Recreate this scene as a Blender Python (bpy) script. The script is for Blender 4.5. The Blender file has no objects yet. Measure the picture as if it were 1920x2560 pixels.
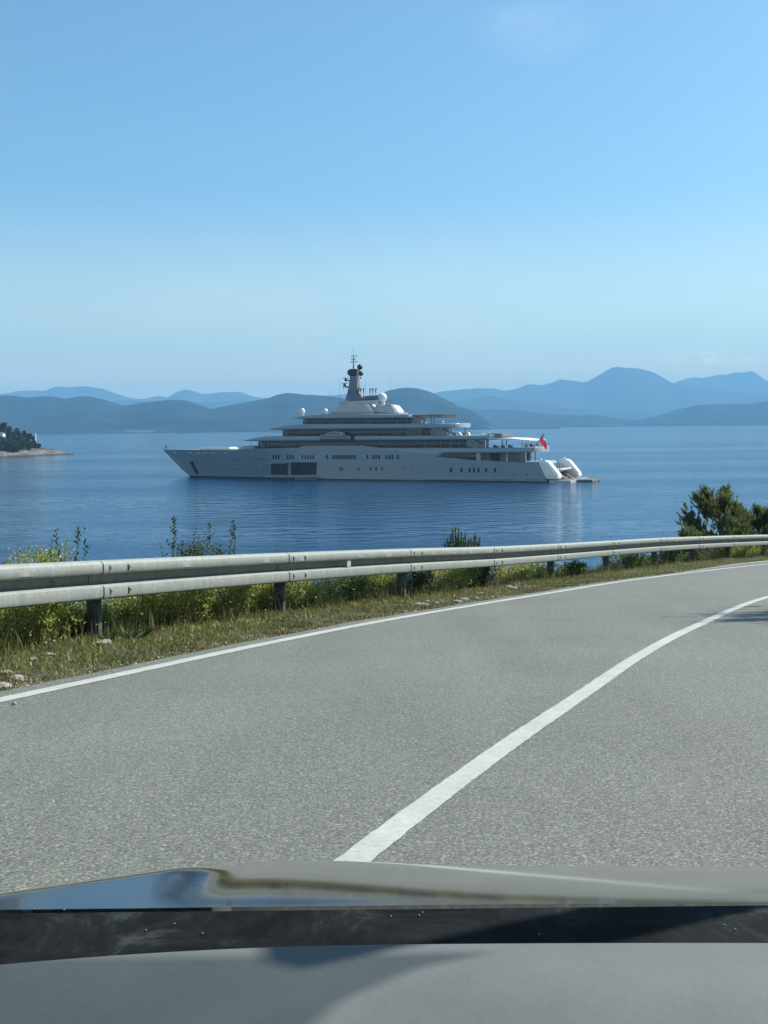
import bpy, bmesh, math, random
import numpy as np
from mathutils import Vector, Matrix, noise
random.seed(7); rng = np.random.default_rng(7)
sc = bpy.context.scene
COL = sc.collection
RAD = math.radians

# ------------------------------------------------------------------ camera
F = 2800.0; ROLL = 0.6; HY = 1065.0; SEA = 0.0; EYE = 20.0
def cam_matrix():
    sl = math.tan(RAD(ROLL))
    a = Vector((-960/F, -((HY+sl*960)-1280)/F, -1)); b = Vector((960/F, -((HY-sl*960)-1280)/F, -1))
    up = b.cross(a).normalized()
    if up.y < 0: up = -up
    fw = Vector((0, 0, -1)); fw = (fw - up*fw.dot(up)).normalized()
    rt = fw.cross(up)
    return Matrix((rt, fw, up))
CM = cam_matrix()
cd = bpy.data.cameras.new('camera'); cam = bpy.data.objects.new('camera', cd); COL.objects.link(cam)
cd.sensor_fit = 'VERTICAL'; cd.sensor_height = 36; cd.sensor_width = 27; cd.lens = 36*F/2560
cd.clip_start = 0.02; cd.clip_end = 80000
cam.matrix_world = Matrix.Translation((0, 0, EYE)) @ CM.to_4x4()
sc.camera = cam
def ray(u, v):
    return CM @ Vector(((u-960)/F, -(v-1280)/F, -1.0))
def at_depth(u, v, y):
    d = ray(u, v); d = d*(y/d.y); return Vector((d.x, d.y, d.z+EYE))

# ------------------------------------------------------------------ light
SUN_EL = 44.0; SUN_AZ = 23.0          # azimuth from +X towards +Y
sd = Vector((math.cos(RAD(SUN_EL))*math.cos(RAD(SUN_AZ)), math.cos(RAD(SUN_EL))*math.sin(RAD(SUN_AZ)), math.sin(RAD(SUN_EL))))
ld = bpy.data.lights.new('sun', 'SUN'); lo = bpy.data.objects.new('sun', ld); COL.objects.link(lo)
ld.energy = 5.0; ld.angle = RAD(0.53); ld.color = (1.0, 0.95, 0.86)
lo.rotation_euler = sd.to_track_quat('Z', 'Y').to_euler()
W = bpy.data.worlds.new('World'); sc.world = W; W.use_nodes = True
nt = W.node_tree; nt.nodes.clear()
sky = nt.nodes.new('ShaderNodeTexSky'); sky.sky_type = 'NISHITA'; sky.sun_disc = False
sky.sun_elevation = RAD(SUN_EL); sky.sun_rotation = RAD(90-SUN_AZ)
sky.altitude = 50; sky.air_density = 1.0; sky.dust_density = 1.4; sky.ozone_density = 1.0
bg = nt.nodes.new('ShaderNodeBackground'); bg.inputs['Strength'].default_value = 0.098
wo = nt.nodes.new('ShaderNodeOutputWorld')
tint = nt.nodes.new('ShaderNodeMixRGB'); tint.blend_type = 'MULTIPLY'; tint.inputs[0].default_value = 1.0; tint.inputs[2].default_value = (0.63, 0.93, 1.02, 1) 
nt.links.new(sky.outputs[0], tint.inputs[1]); 
gm = nt.nodes.new('ShaderNodeTexCoord'); sep = nt.nodes.new('ShaderNodeSeparateXYZ'); nt.links.new(gm.outputs['Generated'], sep.inputs[0])
rp = nt.nodes.new('ShaderNodeValToRGB'); rp.color_ramp.interpolation = 'EASE'; el = rp.color_ramp.elements
el[0].position = 0.0; el[0].color = (1.0, 0.62, 0.16, 1); el[1].position = 0.21; el[1].color = (0, 0, 0, 1)
e2 = el.new(0.075); e2.color = (0.19, 0.11, 0.00, 1)
nt.links.new(sep.outputs['Z'], rp.inputs[0])
sc_ = nt.nodes.new('ShaderNodeMixRGB'); sc_.blend_type = 'MULTIPLY'; sc_.inputs[0].default_value = 1.0; sc_.inputs[2].default_value = (10.5, 10.5, 10.5, 1); sc_.use_clamp = False
nt.links.new(rp.outputs[0], sc_.inputs[1])
ad = nt.nodes.new('ShaderNodeMixRGB'); ad.blend_type = 'ADD'; ad.inputs[0].default_value = 1.0   # pale haze band low in the sky
nt.links.new(tint.outputs[0], ad.inputs[1]); nt.links.new(sc_.outputs[0], ad.inputs[2]); nt.links.new(ad.outputs[0], bg.inputs[0]); nt.links.new(bg.outputs[0], wo.inputs[0])
def cloud(prev, u, v, wu, wv, gain, scale, lo, hi):
    d = ray(u, v).normalized(); geo = nt.nodes.new('ShaderNodeTexCoord')
    mp = nt.nodes.new('ShaderNodeMapping'); mp.inputs['Location'].default_value = (-d.x*F/wu, -d.y*F/wu, -d.z*F/wv); mp.inputs['Scale'].default_value = (F/wu, F/wu, F/wv); nt.links.new(geo.outputs['Generated'], mp.inputs[0])
    ln_ = nt.nodes.new('ShaderNodeVectorMath'); ln_.operation = 'LENGTH'; nt.links.new(mp.outputs[0], ln_.inputs[0])
    mk = nt.nodes.new('ShaderNodeMapRange'); mk.interpolation_type = 'SMOOTHSTEP'; mk.inputs['From Min'].default_value = 1.0; mk.inputs['From Max'].default_value = 0.15; nt.links.new(ln_.outputs['Value'], mk.inputs[0])
    nz_ = nt.nodes.new('ShaderNodeTexNoise'); nz_.inputs['Scale'].default_value = scale; nz_.inputs['Detail'].default_value = 7; nz_.inputs['Roughness'].default_value = .62
    ms_ = nt.nodes.new('ShaderNodeMapping'); ms_.inputs['Scale'].default_value = (1, 1, 2.6); nt.links.new(geo.outputs['Generated'], ms_.inputs[0]); nt.links.new(ms_.outputs[0], nz_.inputs['Vector'])
    th = nt.nodes.new('ShaderNodeMapRange'); th.inputs['From Min'].default_value = lo; th.inputs['From Max'].default_value = hi; nt.links.new(nz_.outputs[0], th.inputs[0])
    mu = nt.nodes.new('ShaderNodeMath'); mu.operation = 'MULTIPLY'; nt.links.new(mk.outputs[0], mu.inputs[0]); nt.links.new(th.outputs[0], mu.inputs[1])
    ad2 = nt.nodes.new('ShaderNodeMixRGB'); ad2.blend_type = 'ADD'; ad2.inputs[2].default_value = (*gain, 1); nt.links.new(mu.outputs[0], ad2.inputs[0]); nt.links.new(prev, ad2.inputs[1]); return ad2.outputs[0]
o_ = cloud(ad.outputs[0], 1780, 892, 130, 34, (4.2, 3.8, 3.0), 42, .46, .66)
o_ = cloud(o_, 1345, 45, 190, 130, (.75, .65, .5), 9, .45, .7)
o_ = cloud(o_, 900, 800, 900, 260, (.9, .6, .3), 5, .4, .75)
nt.links.new(o_, bg.inputs[0])
sc.view_settings.view_transform = 'Standard'; sc.view_settings.look = 'None'
sc.view_settings.exposure = 0.75; sc.view_settings.gamma = 1.0; sc.view_settings.use_curve_mapping = False
sc.cycles.max_bounces = 6; sc.cycles.transparent_max_bounces = 12
sc.cycles.use_denoising = True
sc.cycles.sample_clamp_indirect = 6.0

# ------------------------------------------------------------------ materials
def nodes(name):
    m = bpy.data.materials.new(name); m.use_nodes = True
    t = m.node_tree; p = t.nodes['Principled BSDF']
    return m, t, p
def N(t, kind, **kw):
    n = t.nodes.new(kind)
    for k, v in kw.items():
        if k in n.inputs: n.inputs[k].default_value = v
        else: setattr(n, k, v)
    return n
def ramp(t, stops, src):
    r = t.nodes.new('ShaderNodeValToRGB')
    e = r.color_ramp.elements
    while len(e) > 1: e.remove(e[-1])
    e[0].position = stops[0][0]; e[0].color = (*stops[0][1], 1)
    for pos, c in stops[1:]:
        x = e.new(pos); x.color = (*c, 1)
    t.links.new(src, r.inputs[0]); return r
def coords(t, scale=(1, 1, 1), world=True):
    g = t.nodes.new('ShaderNodeNewGeometry') if world else t.nodes.new('ShaderNodeTexCoord')
    mp = t.nodes.new('ShaderNodeMapping'); mp.inputs['Scale'].default_value = scale
    t.links.new(g.outputs['Position' if world else 'Object'], mp.inputs[0]); return mp.outputs[0]
def noisy(name, c1, c2, scale=3.0, rough=0.6, bump=0.0, bscale=None, metallic=0.0, detail=6, world=False, spec=0.5, stretch=(1, 1, 1), coat=0.0):
    m, t, p = nodes(name)
    co = coords(t, stretch, world)
    n = N(t, 'ShaderNodeTexNoise', Scale=scale, Detail=detail, Roughness=0.6)
    t.links.new(co, n.inputs['Vector'])
    r = ramp(t, [(0.32, c1), (0.68, c2)], n.outputs['Fac'])
    t.links.new(r.outputs[0], p.inputs['Base Color'])
    p.inputs['Roughness'].default_value = rough; p.inputs['Metallic'].default_value = metallic
    p.inputs['Specular IOR Level'].default_value = spec
    p.inputs['Coat Weight'].default_value = coat
    if bump:
        b = N(t, 'ShaderNodeBump', Strength=1.0, Distance=bump)
        n2 = N(t, 'ShaderNodeTexNoise', Scale=bscale or scale*4, Detail=4)
        t.links.new(co, n2.inputs['Vector'])
        t.links.new(n2.outputs['Fac'], b.inputs['Height']); t.links.new(b.outputs[0], p.inputs['Normal'])
    return m
def leafy(name, cols, rough=0.55, trans=0.25):
    """colour differs from leaf to leaf"""
    m, t, p = nodes(name)
    g = t.nodes.new('ShaderNodeNewGeometry')
    k = len(cols)
    r = ramp(t, [(i/max(1, k-1), c) for i, c in enumerate(cols)], g.outputs['Random Per Island'])
    t.links.new(r.outputs[0], p.inputs['Base Color'])
    p.inputs['Roughness'].default_value = rough
    p.inputs['Specular IOR Level'].default_value = 0.3
    tr = t.nodes.new('ShaderNodeBsdfTranslucent'); t.links.new(r.outputs[0], tr.inputs[0])
    mx = t.nodes.new('ShaderNodeMixShader'); mx.inputs[0].default_value = trans
    out = t.nodes['Material Output']
    t.links.new(p.outputs[0], mx.inputs[1]); t.links.new(tr.outputs[0], mx.inputs[2]); t.links.new(mx.outputs[0], out.inputs[0])
    return m

# ------------------------------------------------------------------ object helpers
def tag(o, label=None, cat=None, group=None, kind=None):
    if label: o['label'] = label
    if cat: o['category'] = cat
    if group: o['group'] = group
    if kind: o['kind'] = kind
    return o
def empty(name, loc=(0, 0, 0), rz=0.0, label=None, cat=None, group=None):
    o = bpy.data.objects.new(name, None); COL.objects.link(o)
    o.location = loc; o.rotation_euler = (0, 0, rz); o.empty_display_size = 0.2
    return tag(o, label, cat, group)
def mesh_obj(name, verts, faces, mat, parent=None, smooth=False):
    me = bpy.data.meshes.new(name)
    me.from_pydata([tuple(v) for v in verts], [], faces); me.update()
    if smooth: me.polygons.foreach_set('use_smooth', [True]*len(me.polygons))
    if mat: me.materials.append(mat)
    o = bpy.data.objects.new(name, me); COL.objects.link(o)
    if parent: o.parent = parent
    return o
def np_mesh(name, V, Fq, mat, parent=None, smooth=False):
    """fast mesh from numpy arrays, all faces with the same vertex count"""
    V = np.asarray(V, dtype=np.float32); Fq = np.asarray(Fq, dtype=np.int32)
    me = bpy.data.meshes.new(name)
    me.vertices.add(len(V)); me.vertices.foreach_set('co', V.ravel())
    k = Fq.shape[1]; n = len(Fq)
    me.loops.add(n*k); me.loops.foreach_set('vertex_index', Fq.ravel())
    me.polygons.add(n); me.polygons.foreach_set('loop_start', np.arange(0, n*k, k, dtype=np.int32))
    if smooth: me.polygons.foreach_set('use_smooth', np.ones(n, dtype=bool))
    me.update(calc_edges=True); me.validate()
    if mat: me.materials.append(mat)
    o = bpy.data.objects.new(name, me); COL.objects.link(o)
    if parent: o.parent = parent
    return o
class MB:
    def __init__(s): s.v = []; s.f = []
    def add(s, vs, fs):
        b = len(s.v); s.v += [tuple(x) for x in vs]; s.f += [tuple(b+i for i in f) for f in fs]; return s
    def box(s, x0, x1, y0, y1, z0, z1, bev=0.0):
        if bev <= 0:
            vs = [(x, y, z) for z in (z0, z1) for y in (y0, y1) for x in (x0, x1)]
            return s.add(vs, [(0, 2, 3, 1), (4, 5, 7, 6), (0, 1, 5, 4), (1, 3, 7, 5), (3, 2, 6, 7), (2, 0, 4, 6)])
        bm = bmesh.new(); bmesh.ops.create_cube(bm, size=1)
        for v in bm.verts: v.co = Vector(((x0+x1)/2+v.co.x*(x1-x0), (y0+y1)/2+v.co.y*(y1-y0), (z0+z1)/2+v.co.z*(z1-z0)))
        bmesh.ops.bevel(bm, geom=bm.edges[:], offset=bev, segments=2, affect='EDGES')
        bm.verts.index_update()
        s.add([v.co[:] for v in bm.verts], [[v.index for v in f.verts] for f in bm.faces]); bm.free(); return s
    def tube(s, pts, r, n=8, caps=True):
        pts = [Vector(p) for p in pts]; rs = r if isinstance(r, (list, tuple)) else [r]*len(pts)
        rings = []
        ref = Vector((0, 0, 1))
        for i, p in enumerate(pts):
            d = (pts[min(i+1, len(pts)-1)]-pts[max(i-1, 0)]).normalized()
            a = d.cross(ref)
            if a.length < 1e-3: a = d.cross(Vector((1, 0, 0)))
            a.normalize(); b = d.cross(a)
            rings.append([p+(a*math.cos(2*math.pi*k/n)+b*math.sin(2*math.pi*k/n))*rs[i] for k in range(n)])
        vs = [q for rg in rings for q in rg]; fs = []
        for i in range(len(pts)-1):
            for k in range(n):
                fs.append((i*n+k, i*n+(k+1) % n, (i+1)*n+(k+1) % n, (i+1)*n+k))
        if caps: fs += [tuple(range(n))[::-1], tuple((len(pts)-1)*n+k for k in range(n))]
        return s.add(vs, fs)
    def ball(s, c, r, n=16, m=10, sz=1.0):
        vs = []; fs = []
        for j in range(m+1):
            th = math.pi*j/m
            for k in range(n):
                ph = 2*math.pi*k/n
                vs.append((c[0]+r*math.sin(th)*math.cos(ph), c[1]+r*math.sin(th)*math.sin(ph), c[2]+r*sz*math.cos(th)))
        for j in range(m):
            for k in range(n): fs.append((j*n+k, (j+1)*n+k, (j+1)*n+(k+1) % n, j*n+(k+1) % n))
        return s.add(vs, fs)
    def grid(s, rows):
        n = len(rows[0]); vs = [q for r in rows for q in r]
        fs = [(i*n+j, i*n+j+1, (i+1)*n+j+1, (i+1)*n+j) for i in range(len(rows)-1) for j in range(n-1)]
        return s.add(vs, fs)
    def prism(s, poly, y0, y1):
        """outline (x,z) pushed from y0 to y1"""
        n = len(poly)
        vs = [(x, y0, z) for x, z in poly]+[(x, y1, z) for x, z in poly]
        fs = [tuple(range(n)), tuple(range(2*n-1, n-1, -1))]+[(i, (i+1) % n+0, n+(i+1) % n, n+i)[::-1] for i in range(n)]
        return s.add(vs, fs)
    def build(s, name, mat, parent=None, smooth=False, fix=True):
        me = bpy.data.meshes.new(name); me.from_pydata(s.v, [], s.f); me.update()
        if fix:
            bm = bmesh.new(); bm.from_mesh(me); bmesh.ops.recalc_face_normals(bm, faces=bm.faces); bm.to_mesh(me); bm.free()
        if smooth:
            me.polygons.foreach_set('use_smooth', [True]*len(me.polygons))
            try: me.set_sharp_from_angle(angle=RAD(38))
            except Exception: pass
        if mat: me.materials.append(mat)
        o = bpy.data.objects.new(name, me); COL.objects.link(o)
        if parent: o.parent = parent
        return o
def copy_tree(o, parent=None):
    c = o.copy(); COL.objects.link(c); c.parent = parent
    for ch in list(o.children): copy_tree(ch, c)
    return c
def catmull(P, n):
    P = [Vector(p) for p in P]; out = []
    Q = [P[0]*2-P[1]]+P+[P[-1]*2-P[-2]]
    for i in range(1, len(Q)-2):
        for k in range(n):
            t = k/n; a, b, c, d = Q[i-1:i+3]
            out.append(0.5*((2*b)+(c-a)*t+(2*a-5*b+4*c-d)*t*t+(3*b-a-3*c+d)*t**3))
    out.append(P[-1]); return out
def resample(P, step):
    P = [Vector(p) for p in P]; L = [0]
    for a, b in zip(P, P[1:]): L.append(L[-1]+(b-a).length)
    n = int(L[-1]/step)+1; out = []; j = 0
    for i in range(n+1):
        s = L[-1]*i/n
        while j < len(P)-2 and L[j+1] < s: j += 1
        out.append(P[j].lerp(P[j+1], (s-L[j])/max(1e-9, L[j+1]-L[j])))
    return out
def leaves(pos, dirs, ln, wd, rg=rng):
    """diamond leaves: returns vertex and quad arrays"""
    n = len(pos); d = dirs/np.maximum(1e-6, np.linalg.norm(dirs, axis=1, keepdims=True))
    r = rg.normal(size=(n, 3)); s = np.cross(d, r); s /= np.maximum(1e-6, np.linalg.norm(s, axis=1, keepdims=True))
    ln = np.broadcast_to(np.asarray(ln, float), (n,))[:, None]; wd = np.broadcast_to(np.asarray(wd, float), (n,))[:, None]
    V = np.empty((n, 4, 3)); V[:, 0] = pos; V[:, 1] = pos+d*ln*0.45+s*wd/2; V[:, 2] = pos+d*ln; V[:, 3] = pos+d*ln*0.45-s*wd/2
    Fq = np.arange(n*4).reshape(n, 4); return V.reshape(-1, 3), Fq

# ------------------------------------------------------------------ road frame
HC = 1.15; SL = 0.092
def road_z(x, y): return EYE-HC-SL*y
def on_road(u, v):
    d = ray(u, v); t = -HC/(d.z+SL*d.y); return Vector((d.x*t, d.y*t, EYE+d.z*t))
EDGE = [Vector((-8.6, -9, 0)), Vector((-6.6, -4, 0)), Vector((-4.9, 1, 0)), Vector((-3.7, 4.7, 0))]+[on_road(*p) for p in
       [(0, 1751), (250, 1697.5), (500, 1644), (700, 1602.3), (1000, 1544.7), (1360, 1485), (1620, 1445), (1920, 1410)]]+[Vector((17.2, 39.8, 0)), Vector((25, 47, 0)), Vector((35, 54, 0)), Vector((48, 60, 0))]
CENT = [Vector((-4.2, -9, 0)), Vector((-2.2, -4, 0)), Vector((-0.62, 1.2, 0)), on_road(742, 2267)]+[on_road(*p) for p in
       [(879, 2158), (998, 2063), (1089.6, 1995), (1207, 1907), (1315, 1831), (1462, 1732), (1599, 1640), (1733.5, 1568.6), (1920, 1493)]]+[Vector((9.6, 22.8, 0)), Vector((14.6, 28.6, 0)), Vector((22, 35.5, 0)), Vector((33, 42.5, 0)), Vector((48, 49, 0))]
def flat(P): return [Vector((p.x, p.y, 0)) for p in P]
EP = resample(catmull(flat(EDGE), 12), 0.25); CP = resample(catmull(flat(CENT), 12), 0.25)
def normals(P):
    out = []
    for i in range(len(P)):
        d = (P[min(i+1, len(P)-1)]-P[max(i-1, 0)]).normalized(); out.append(Vector((d.y, -d.x, 0)))   # to the right
    return out
EN = normals(EP); CN = normals(CP)
def strip(name, P, Nn, offs, lift, mat, smooth=False):
    rows = []
    for p, n in zip(P, Nn):
        rows.append([(p.x+n.x*o, p.y+n.y*o, road_z(p.x+n.x*o, p.y+n.y*o)+lift) for o in offs])
    return MB().grid(rows).build(name, mat, fix=False)

def asphalt():
    m, t, p = nodes('asphalt')
    co = coords(t)
    fine = N(t, 'ShaderNodeTexVoronoi', Scale=130.0); t.links.new(co, fine.inputs['Vector'])
    n1 = N(t, 'ShaderNodeTexNoise', Scale=75.0, Detail=6.0, Roughness=0.8); t.links.new(co, n1.inputs['Vector'])
    n2 = N(t, 'ShaderNodeTexNoise', Scale=0.7, Detail=5.0); t.links.new(co, n2.inputs['Vector'])
    base = ramp(t, [(0.32, (0.026, 0.029, 0.022)), (0.5, (0.104, 0.110, 0.094)), (0.70, (0.29, 0.298, 0.256))], n1.outputs['Fac'])
    mpw = t.nodes.new('ShaderNodeMapping'); mpw.inputs['Rotation'].default_value = (0, 0, RAD(27)); mpw.inputs['Scale'].default_value = (1.3, .10, 1); t.links.new(co, mpw.inputs[0])
    n4 = N(t, 'ShaderNodeTexNoise', Scale=1.0, Detail=4.0, Roughness=.6); t.links.new(mpw.outputs[0], n4.inputs['Vector'])
    wear = ramp(t, [(.34, (.92, .92, .92)), (.66, (1.07, 1.07, 1.06))], n4.outputs['Fac'])
    mw_ = N(t, 'ShaderNodeMixRGB', blend_type='MULTIPLY', Fac=1.0); t.links.new(base.outputs[0], mw_.inputs[1]); t.links.new(wear.outputs[0], mw_.inputs[2])
    mul = N(t, 'ShaderNodeMixRGB', blend_type='MULTIPLY', Fac=1.0)
    big = ramp(t, [(0.3, (0.89, 0.89, 0.90)), (0.7, (1.06, 1.06, 1.05))], n2.outputs['Fac'])
    t.links.new(mw_.outputs[0], mul.inputs[1]); t.links.new(big.outputs[0], mul.inputs[2])
    mx = N(t, 'ShaderNodeMixRGB', blend_type='MIX'); mx.inputs[2].default_value = (0.40, 0.40, 0.37, 1)
    sel = ramp(t, [(0.72, (0, 0, 0)), (0.95, (0.7, 0.7, 0.7))], fine.outputs['Color'])
    t.links.new(sel.outputs[0], mx.inputs[0]); t.links.new(mul.outputs[0], mx.inputs[1])
    t.links.new(mx.outputs[0], p.inputs['Base Color'])
    p.inputs['Roughness'].default_value = 0.75; p.inputs['Specular IOR Level'].default_value = 0.34
    b = N(t, 'ShaderNodeBump', Strength=0.6, Distance=0.006)
    t.links.new(n1.outputs['Fac'], b.inputs['Height']); t.links.new(b.outputs[0], p.inputs['Normal'])
    return m
def paint():
    m, t, p = nodes('road_paint')
    co = coords(t)
    n1 = N(t, 'ShaderNodeTexNoise', Scale=34.0, Detail=8.0, Roughness=0.8); t.links.new(co, n1.inputs['Vector'])
    r = ramp(t, [(0.30, (0.14, 0.14, 0.13)), (0.40, (0.33, 0.35, 0.325)), (0.6, (0.415, 0.435, 0.40))], n1.outputs['Fac'])
    n5 = N(t, 'ShaderNodeTexNoise', Scale=3.0, Detail=6.0, Roughness=.7); t.links.new(co, n5.inputs['Vector'])
    w5 = ramp(t, [(.3, (.80, .80, .79)), (.7, (1.05, 1.05, 1.05))], n5.outputs['Fac'])
    m5 = N(t, 'ShaderNodeMixRGB', blend_type='MULTIPLY', Fac=1.0); t.links.new(r.outputs[0], m5.inputs[1]); t.links.new(w5.outputs[0], m5.inputs[2])
    t.links.new(m5.outputs[0], p.inputs['Base Color']); p.inputs['Roughness'].default_value = 0.7
    b = N(t, 'ShaderNodeBump', Strength=0.5, Distance=0.003)
    t.links.new(n1.outputs['Fac'], b.inputs['Height']); t.links.new(b.outputs[0], p.inputs['Normal'])
    return m
M_asphalt = asphalt(); M_paint = paint()
# road sheet between its left border (beyond the edge line) and its right border
n_r = 160
def along(P, n):
    L = len(P)-1; return [P[int(L*i/n)] for i in range(n+1)]
EL = [p-n*(0.30+0.07*noise.noise(Vector((p.x*1.3, p.y*1.3, 4)))+0.03*noise.noise(Vector((p.x*7, p.y*7, 1)))) for p, n in zip(EP, EN)]
CR = [p+n*4.3 for p, n in zip(CP, CN)]
rb_ = bmesh.new(); bd = EL[::2]+CR[::2][::-1]
fc_ = rb_.faces.new([rb_.verts.new((q.x, q.y, road_z(q.x, q.y))) for q in bd])
bmesh.ops.triangulate(rb_, faces=[fc_]); bmesh.ops.recalc_face_normals(rb_, faces=rb_.faces)
if sum(f.normal.z for f in rb_.faces) < 0: bmesh.ops.reverse_faces(rb_, faces=rb_.faces)
rm_ = bpy.data.meshes.new('road'); rb_.to_mesh(rm_); rb_.free(); rm_.materials.append(M_asphalt)
ro_ = bpy.data.objects.new('road', rm_); COL.objects.link(ro_); tag(ro_, kind='structure')
def line_strip(name, P, Nn, w, lift, seed):
    rows = []
    P = resample(P, 0.05); Nn = normals(P)
    for i, (p, n) in enumerate(zip(P, Nn)):
        j = 0.007*noise.noise(Vector((p.x*9, p.y*9, seed)))+.003*noise.noise(Vector((p.x*31, p.y*31, seed))); k = 0.007*noise.noise(Vector((p.x*9, p.y*9, seed+9)))+.003*noise.noise(Vector((p.x*31, p.y*31, seed+4)))
        a = p-n*(w/2+j); b = p+n*(w/2+k)
        rows.append([(a.x, a.y, road_z(a.x, a.y)+lift), (b.x, b.y, road_z(b.x, b.y)+lift)])
    return MB().grid(rows).build(name, M_paint, fix=False)
tag(line_strip('edge_line', EP, EN, 0.155, 0.004, 2), kind='structure')
tag(line_strip('centre_line', CP, CN, 0.125, 0.004, 5), kind='structure')

# ------------------------------------------------------------------ guardrail path (top of rail) 4 m bays
SPL = [(259, 1400), (721, 1381), (1024, 1371), (1232, 1366), (1393, 1358.6), (1530, 1351), (1649, 1344.5), (1745, 1341), (1832, 1338.5), (1918, 1336.5)]
RT = []
for i, (u, v) in enumerate(SPL):
    d = ray(u, v)
    if not RT: p = d*(11.6/d.y)
    else:
        k = d.x/d.y; q = RT[-1]
        a = 1+k*k; b = -2*(k*q.x+q.y); c = q.x**2+q.y**2-16.0
        y = (-b+math.sqrt(b*b-4*a*c))/(2*a); p = d*(y/d.y)
    RT.append(p)
RT = [Vector((p.x, p.y, p.z+EYE)) for p in RT]
def ext(p, head, dz): return Vector((p.x+4*math.sin(RAD(head)), p.y+4*math.cos(RAD(head)), p.z+dz))
pre = [ext(RT[0], 180+21, 0.355)]; pre.insert(0, ext(pre[0], 180+20, 0.36)); pre.insert(0, ext(pre[0], 180+19, 0.36)); pre.insert(0, ext(pre[0], 180+18, 0.36))
post = [ext(RT[-1], 38, -0.30)]
for h in (40, 43, 46, 48, 50): post.append(ext(post[-1], h, -0.27))
RT = pre+RT+post
RFINE = catmull(RT, 16)          # rail top, fine
def nearest(P, q):
    return min(range(len(P)), key=lambda i: (P[i].x-q.x)**2+(P[i].y-q.y)**2)
# terrain frame: k along the rail, t across: 0 = road border, 1 = rail line, beyond = metres towards the sea
RAILH = 0.86
KN = len(RFINE)
A_ = []; B_ = []; NO_ = []
rn = normals(RFINE)
for i, p in enumerate(RFINE):
    e = EL[nearest(EL, p)]; e2 = e+EN[nearest(EP, e)]*0.25
    A_.append((e2.x, e2.y, road_z(e2.x, e2.y)-0.03)); B_.append((p.x, p.y, p.z-RAILH)); NO_.append((-rn[i].x, -rn[i].y, 0))
A_ = np.array(A_); B_ = np.array(B_); NO_ = np.array(NO_)
def sea_profile(m):
    """drop below the rail foot m metres seaward"""
    return np.interp(m, [0, 0.5, 1.2, 2.5, 5, 9, 16, 26, 40], [0, 0.03, 0.28, 1.0, 2.9, 6.2, 11.5, 17, 24])
def gpos(k, t, bump=True):
    k = np.clip(np.asarray(k, float), 0, KN-1.001); t = np.asarray(t, float)
    i = k.astype(int); f = (k-i)[:, None]
    a = A_[i]*(1-f)+A_[i+1]*f; b = B_[i]*(1-f)+B_[i+1]*f; n = NO_[i]*(1-f)+NO_[i+1]*f
    tt = np.clip(t, 0, 1)[:, None]; m = np.maximum(0, t-1)
    p = a*(1-tt)+b*tt+n*m[:, None]
    p[:, 2] -= sea_profile(m)
    if bump:
        amp = np.clip(t, 0, 1)*0.05+np.clip(m, 0, 8)*0.11
        p[:, 2] += amp*np.array([noise.noise(Vector((x*0.8, y*0.8, 3.1)))+0.5*noise.noise(Vector((x*2.9, y*2.9, 1.1))) for x, y in p[:, :2]])
    return p
tl = [0, 0.12, 0.25, 0.4, 0.55, 0.7, 0.85, 1.0, 1.3, 1.6, 2.0, 2.6, 3.3, 4.2, 5.5, 7.5, 10, 14, 19, 26, 34, 41]
V = np.array([gpos(np.full(len(tl), float(i)), tl) for i in range(KN)]).reshape(-1, 3)
nT = len(tl)
Fq = [(i*nT+j, i*nT+j+1, (i+1)*nT+j+1, (i+1)*nT+j) for i in range(KN-1) for j in range(nT-1)]
M_verge = noisy('verge_soil', (0.10, 0.085, 0.055), (0.30, 0.27, 0.20), scale=2.2, rough=0.95, bump=0.03, bscale=16, world=True)
def verge_mat():
    m, t, p = nodes('verge_soil')
    co = coords(t)
    n1 = N(t, 'ShaderNodeTexNoise', Scale=1.6, Detail=7.0, Roughness=0.7); t.links.new(co, n1.inputs['Vector'])
    n2 = N(t, 'ShaderNodeTexVoronoi', Scale=26.0); t.links.new(co, n2.inputs['Vector'])
    n3 = N(t, 'ShaderNodeTexNoise', Scale=22.0, Detail=6.0, Roughness=0.8); t.links.new(co, n3.inputs['Vector'])
    r1 = ramp(t, [(0.42, (0.050, 0.058, 0.022)), (0.58, (0.095, 0.088, 0.050)), (0.72, (0.25, 0.225, 0.175))], n1.outputs['Fac'])
    r2 = ramp(t, [(0.2, (0.55, 0.5, 0.45)), (0.8, (1.35, 1.3, 1.2))], n3.outputs['Fac'])
    mx = N(t, 'ShaderNodeMixRGB', blend_type='MULTIPLY', Fac=1.0)
    t.links.new(r1.outputs[0], mx.inputs[1]); t.links.new(r2.outputs[0], mx.inputs[2])
    t.links.new(mx.outputs[0], p.inputs['Base Color']); p.inputs['Roughness'].default_value = 0.95
    b = N(t, 'ShaderNodeBump', Strength=1.0, Distance=0.03)
    t.links.new(n3.outputs['Fac'], b.inputs['Height']); t.links.new(b.outputs[0], p.inputs['Normal'])
    return m
bpy.data.materials.remove(M_verge); M_verge = verge_mat()
tag(np_mesh('verge_ground', V, Fq, M_verge, smooth=True), kind='structure')
# ground on the landward side of the road, climbing into a bank
rows = []
ofs = [0, 0.3, 1.0, 1.8, 3, 5, 8, 12, 18, 26, 40]; hts = [-0.02, -0.06, -0.12, 0.05, 0.7, 1.8, 3.2, 5, 8, 11, 15]
for p, n in list(zip(CR, CN))[::4]:
    rows.append([(p.x+n.x*o, p.y+n.y*o, road_z(p.x, p.y)+h+0.25*min(o, 4)*noise.noise(Vector((p.x*.3+o, p.y*.3, 0)))*(o > .5)) for o, h in zip(ofs, hts)])
tag(MB().grid(rows).build('bank_ground', M_verge, smooth=True, fix=False), kind='structure')

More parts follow.
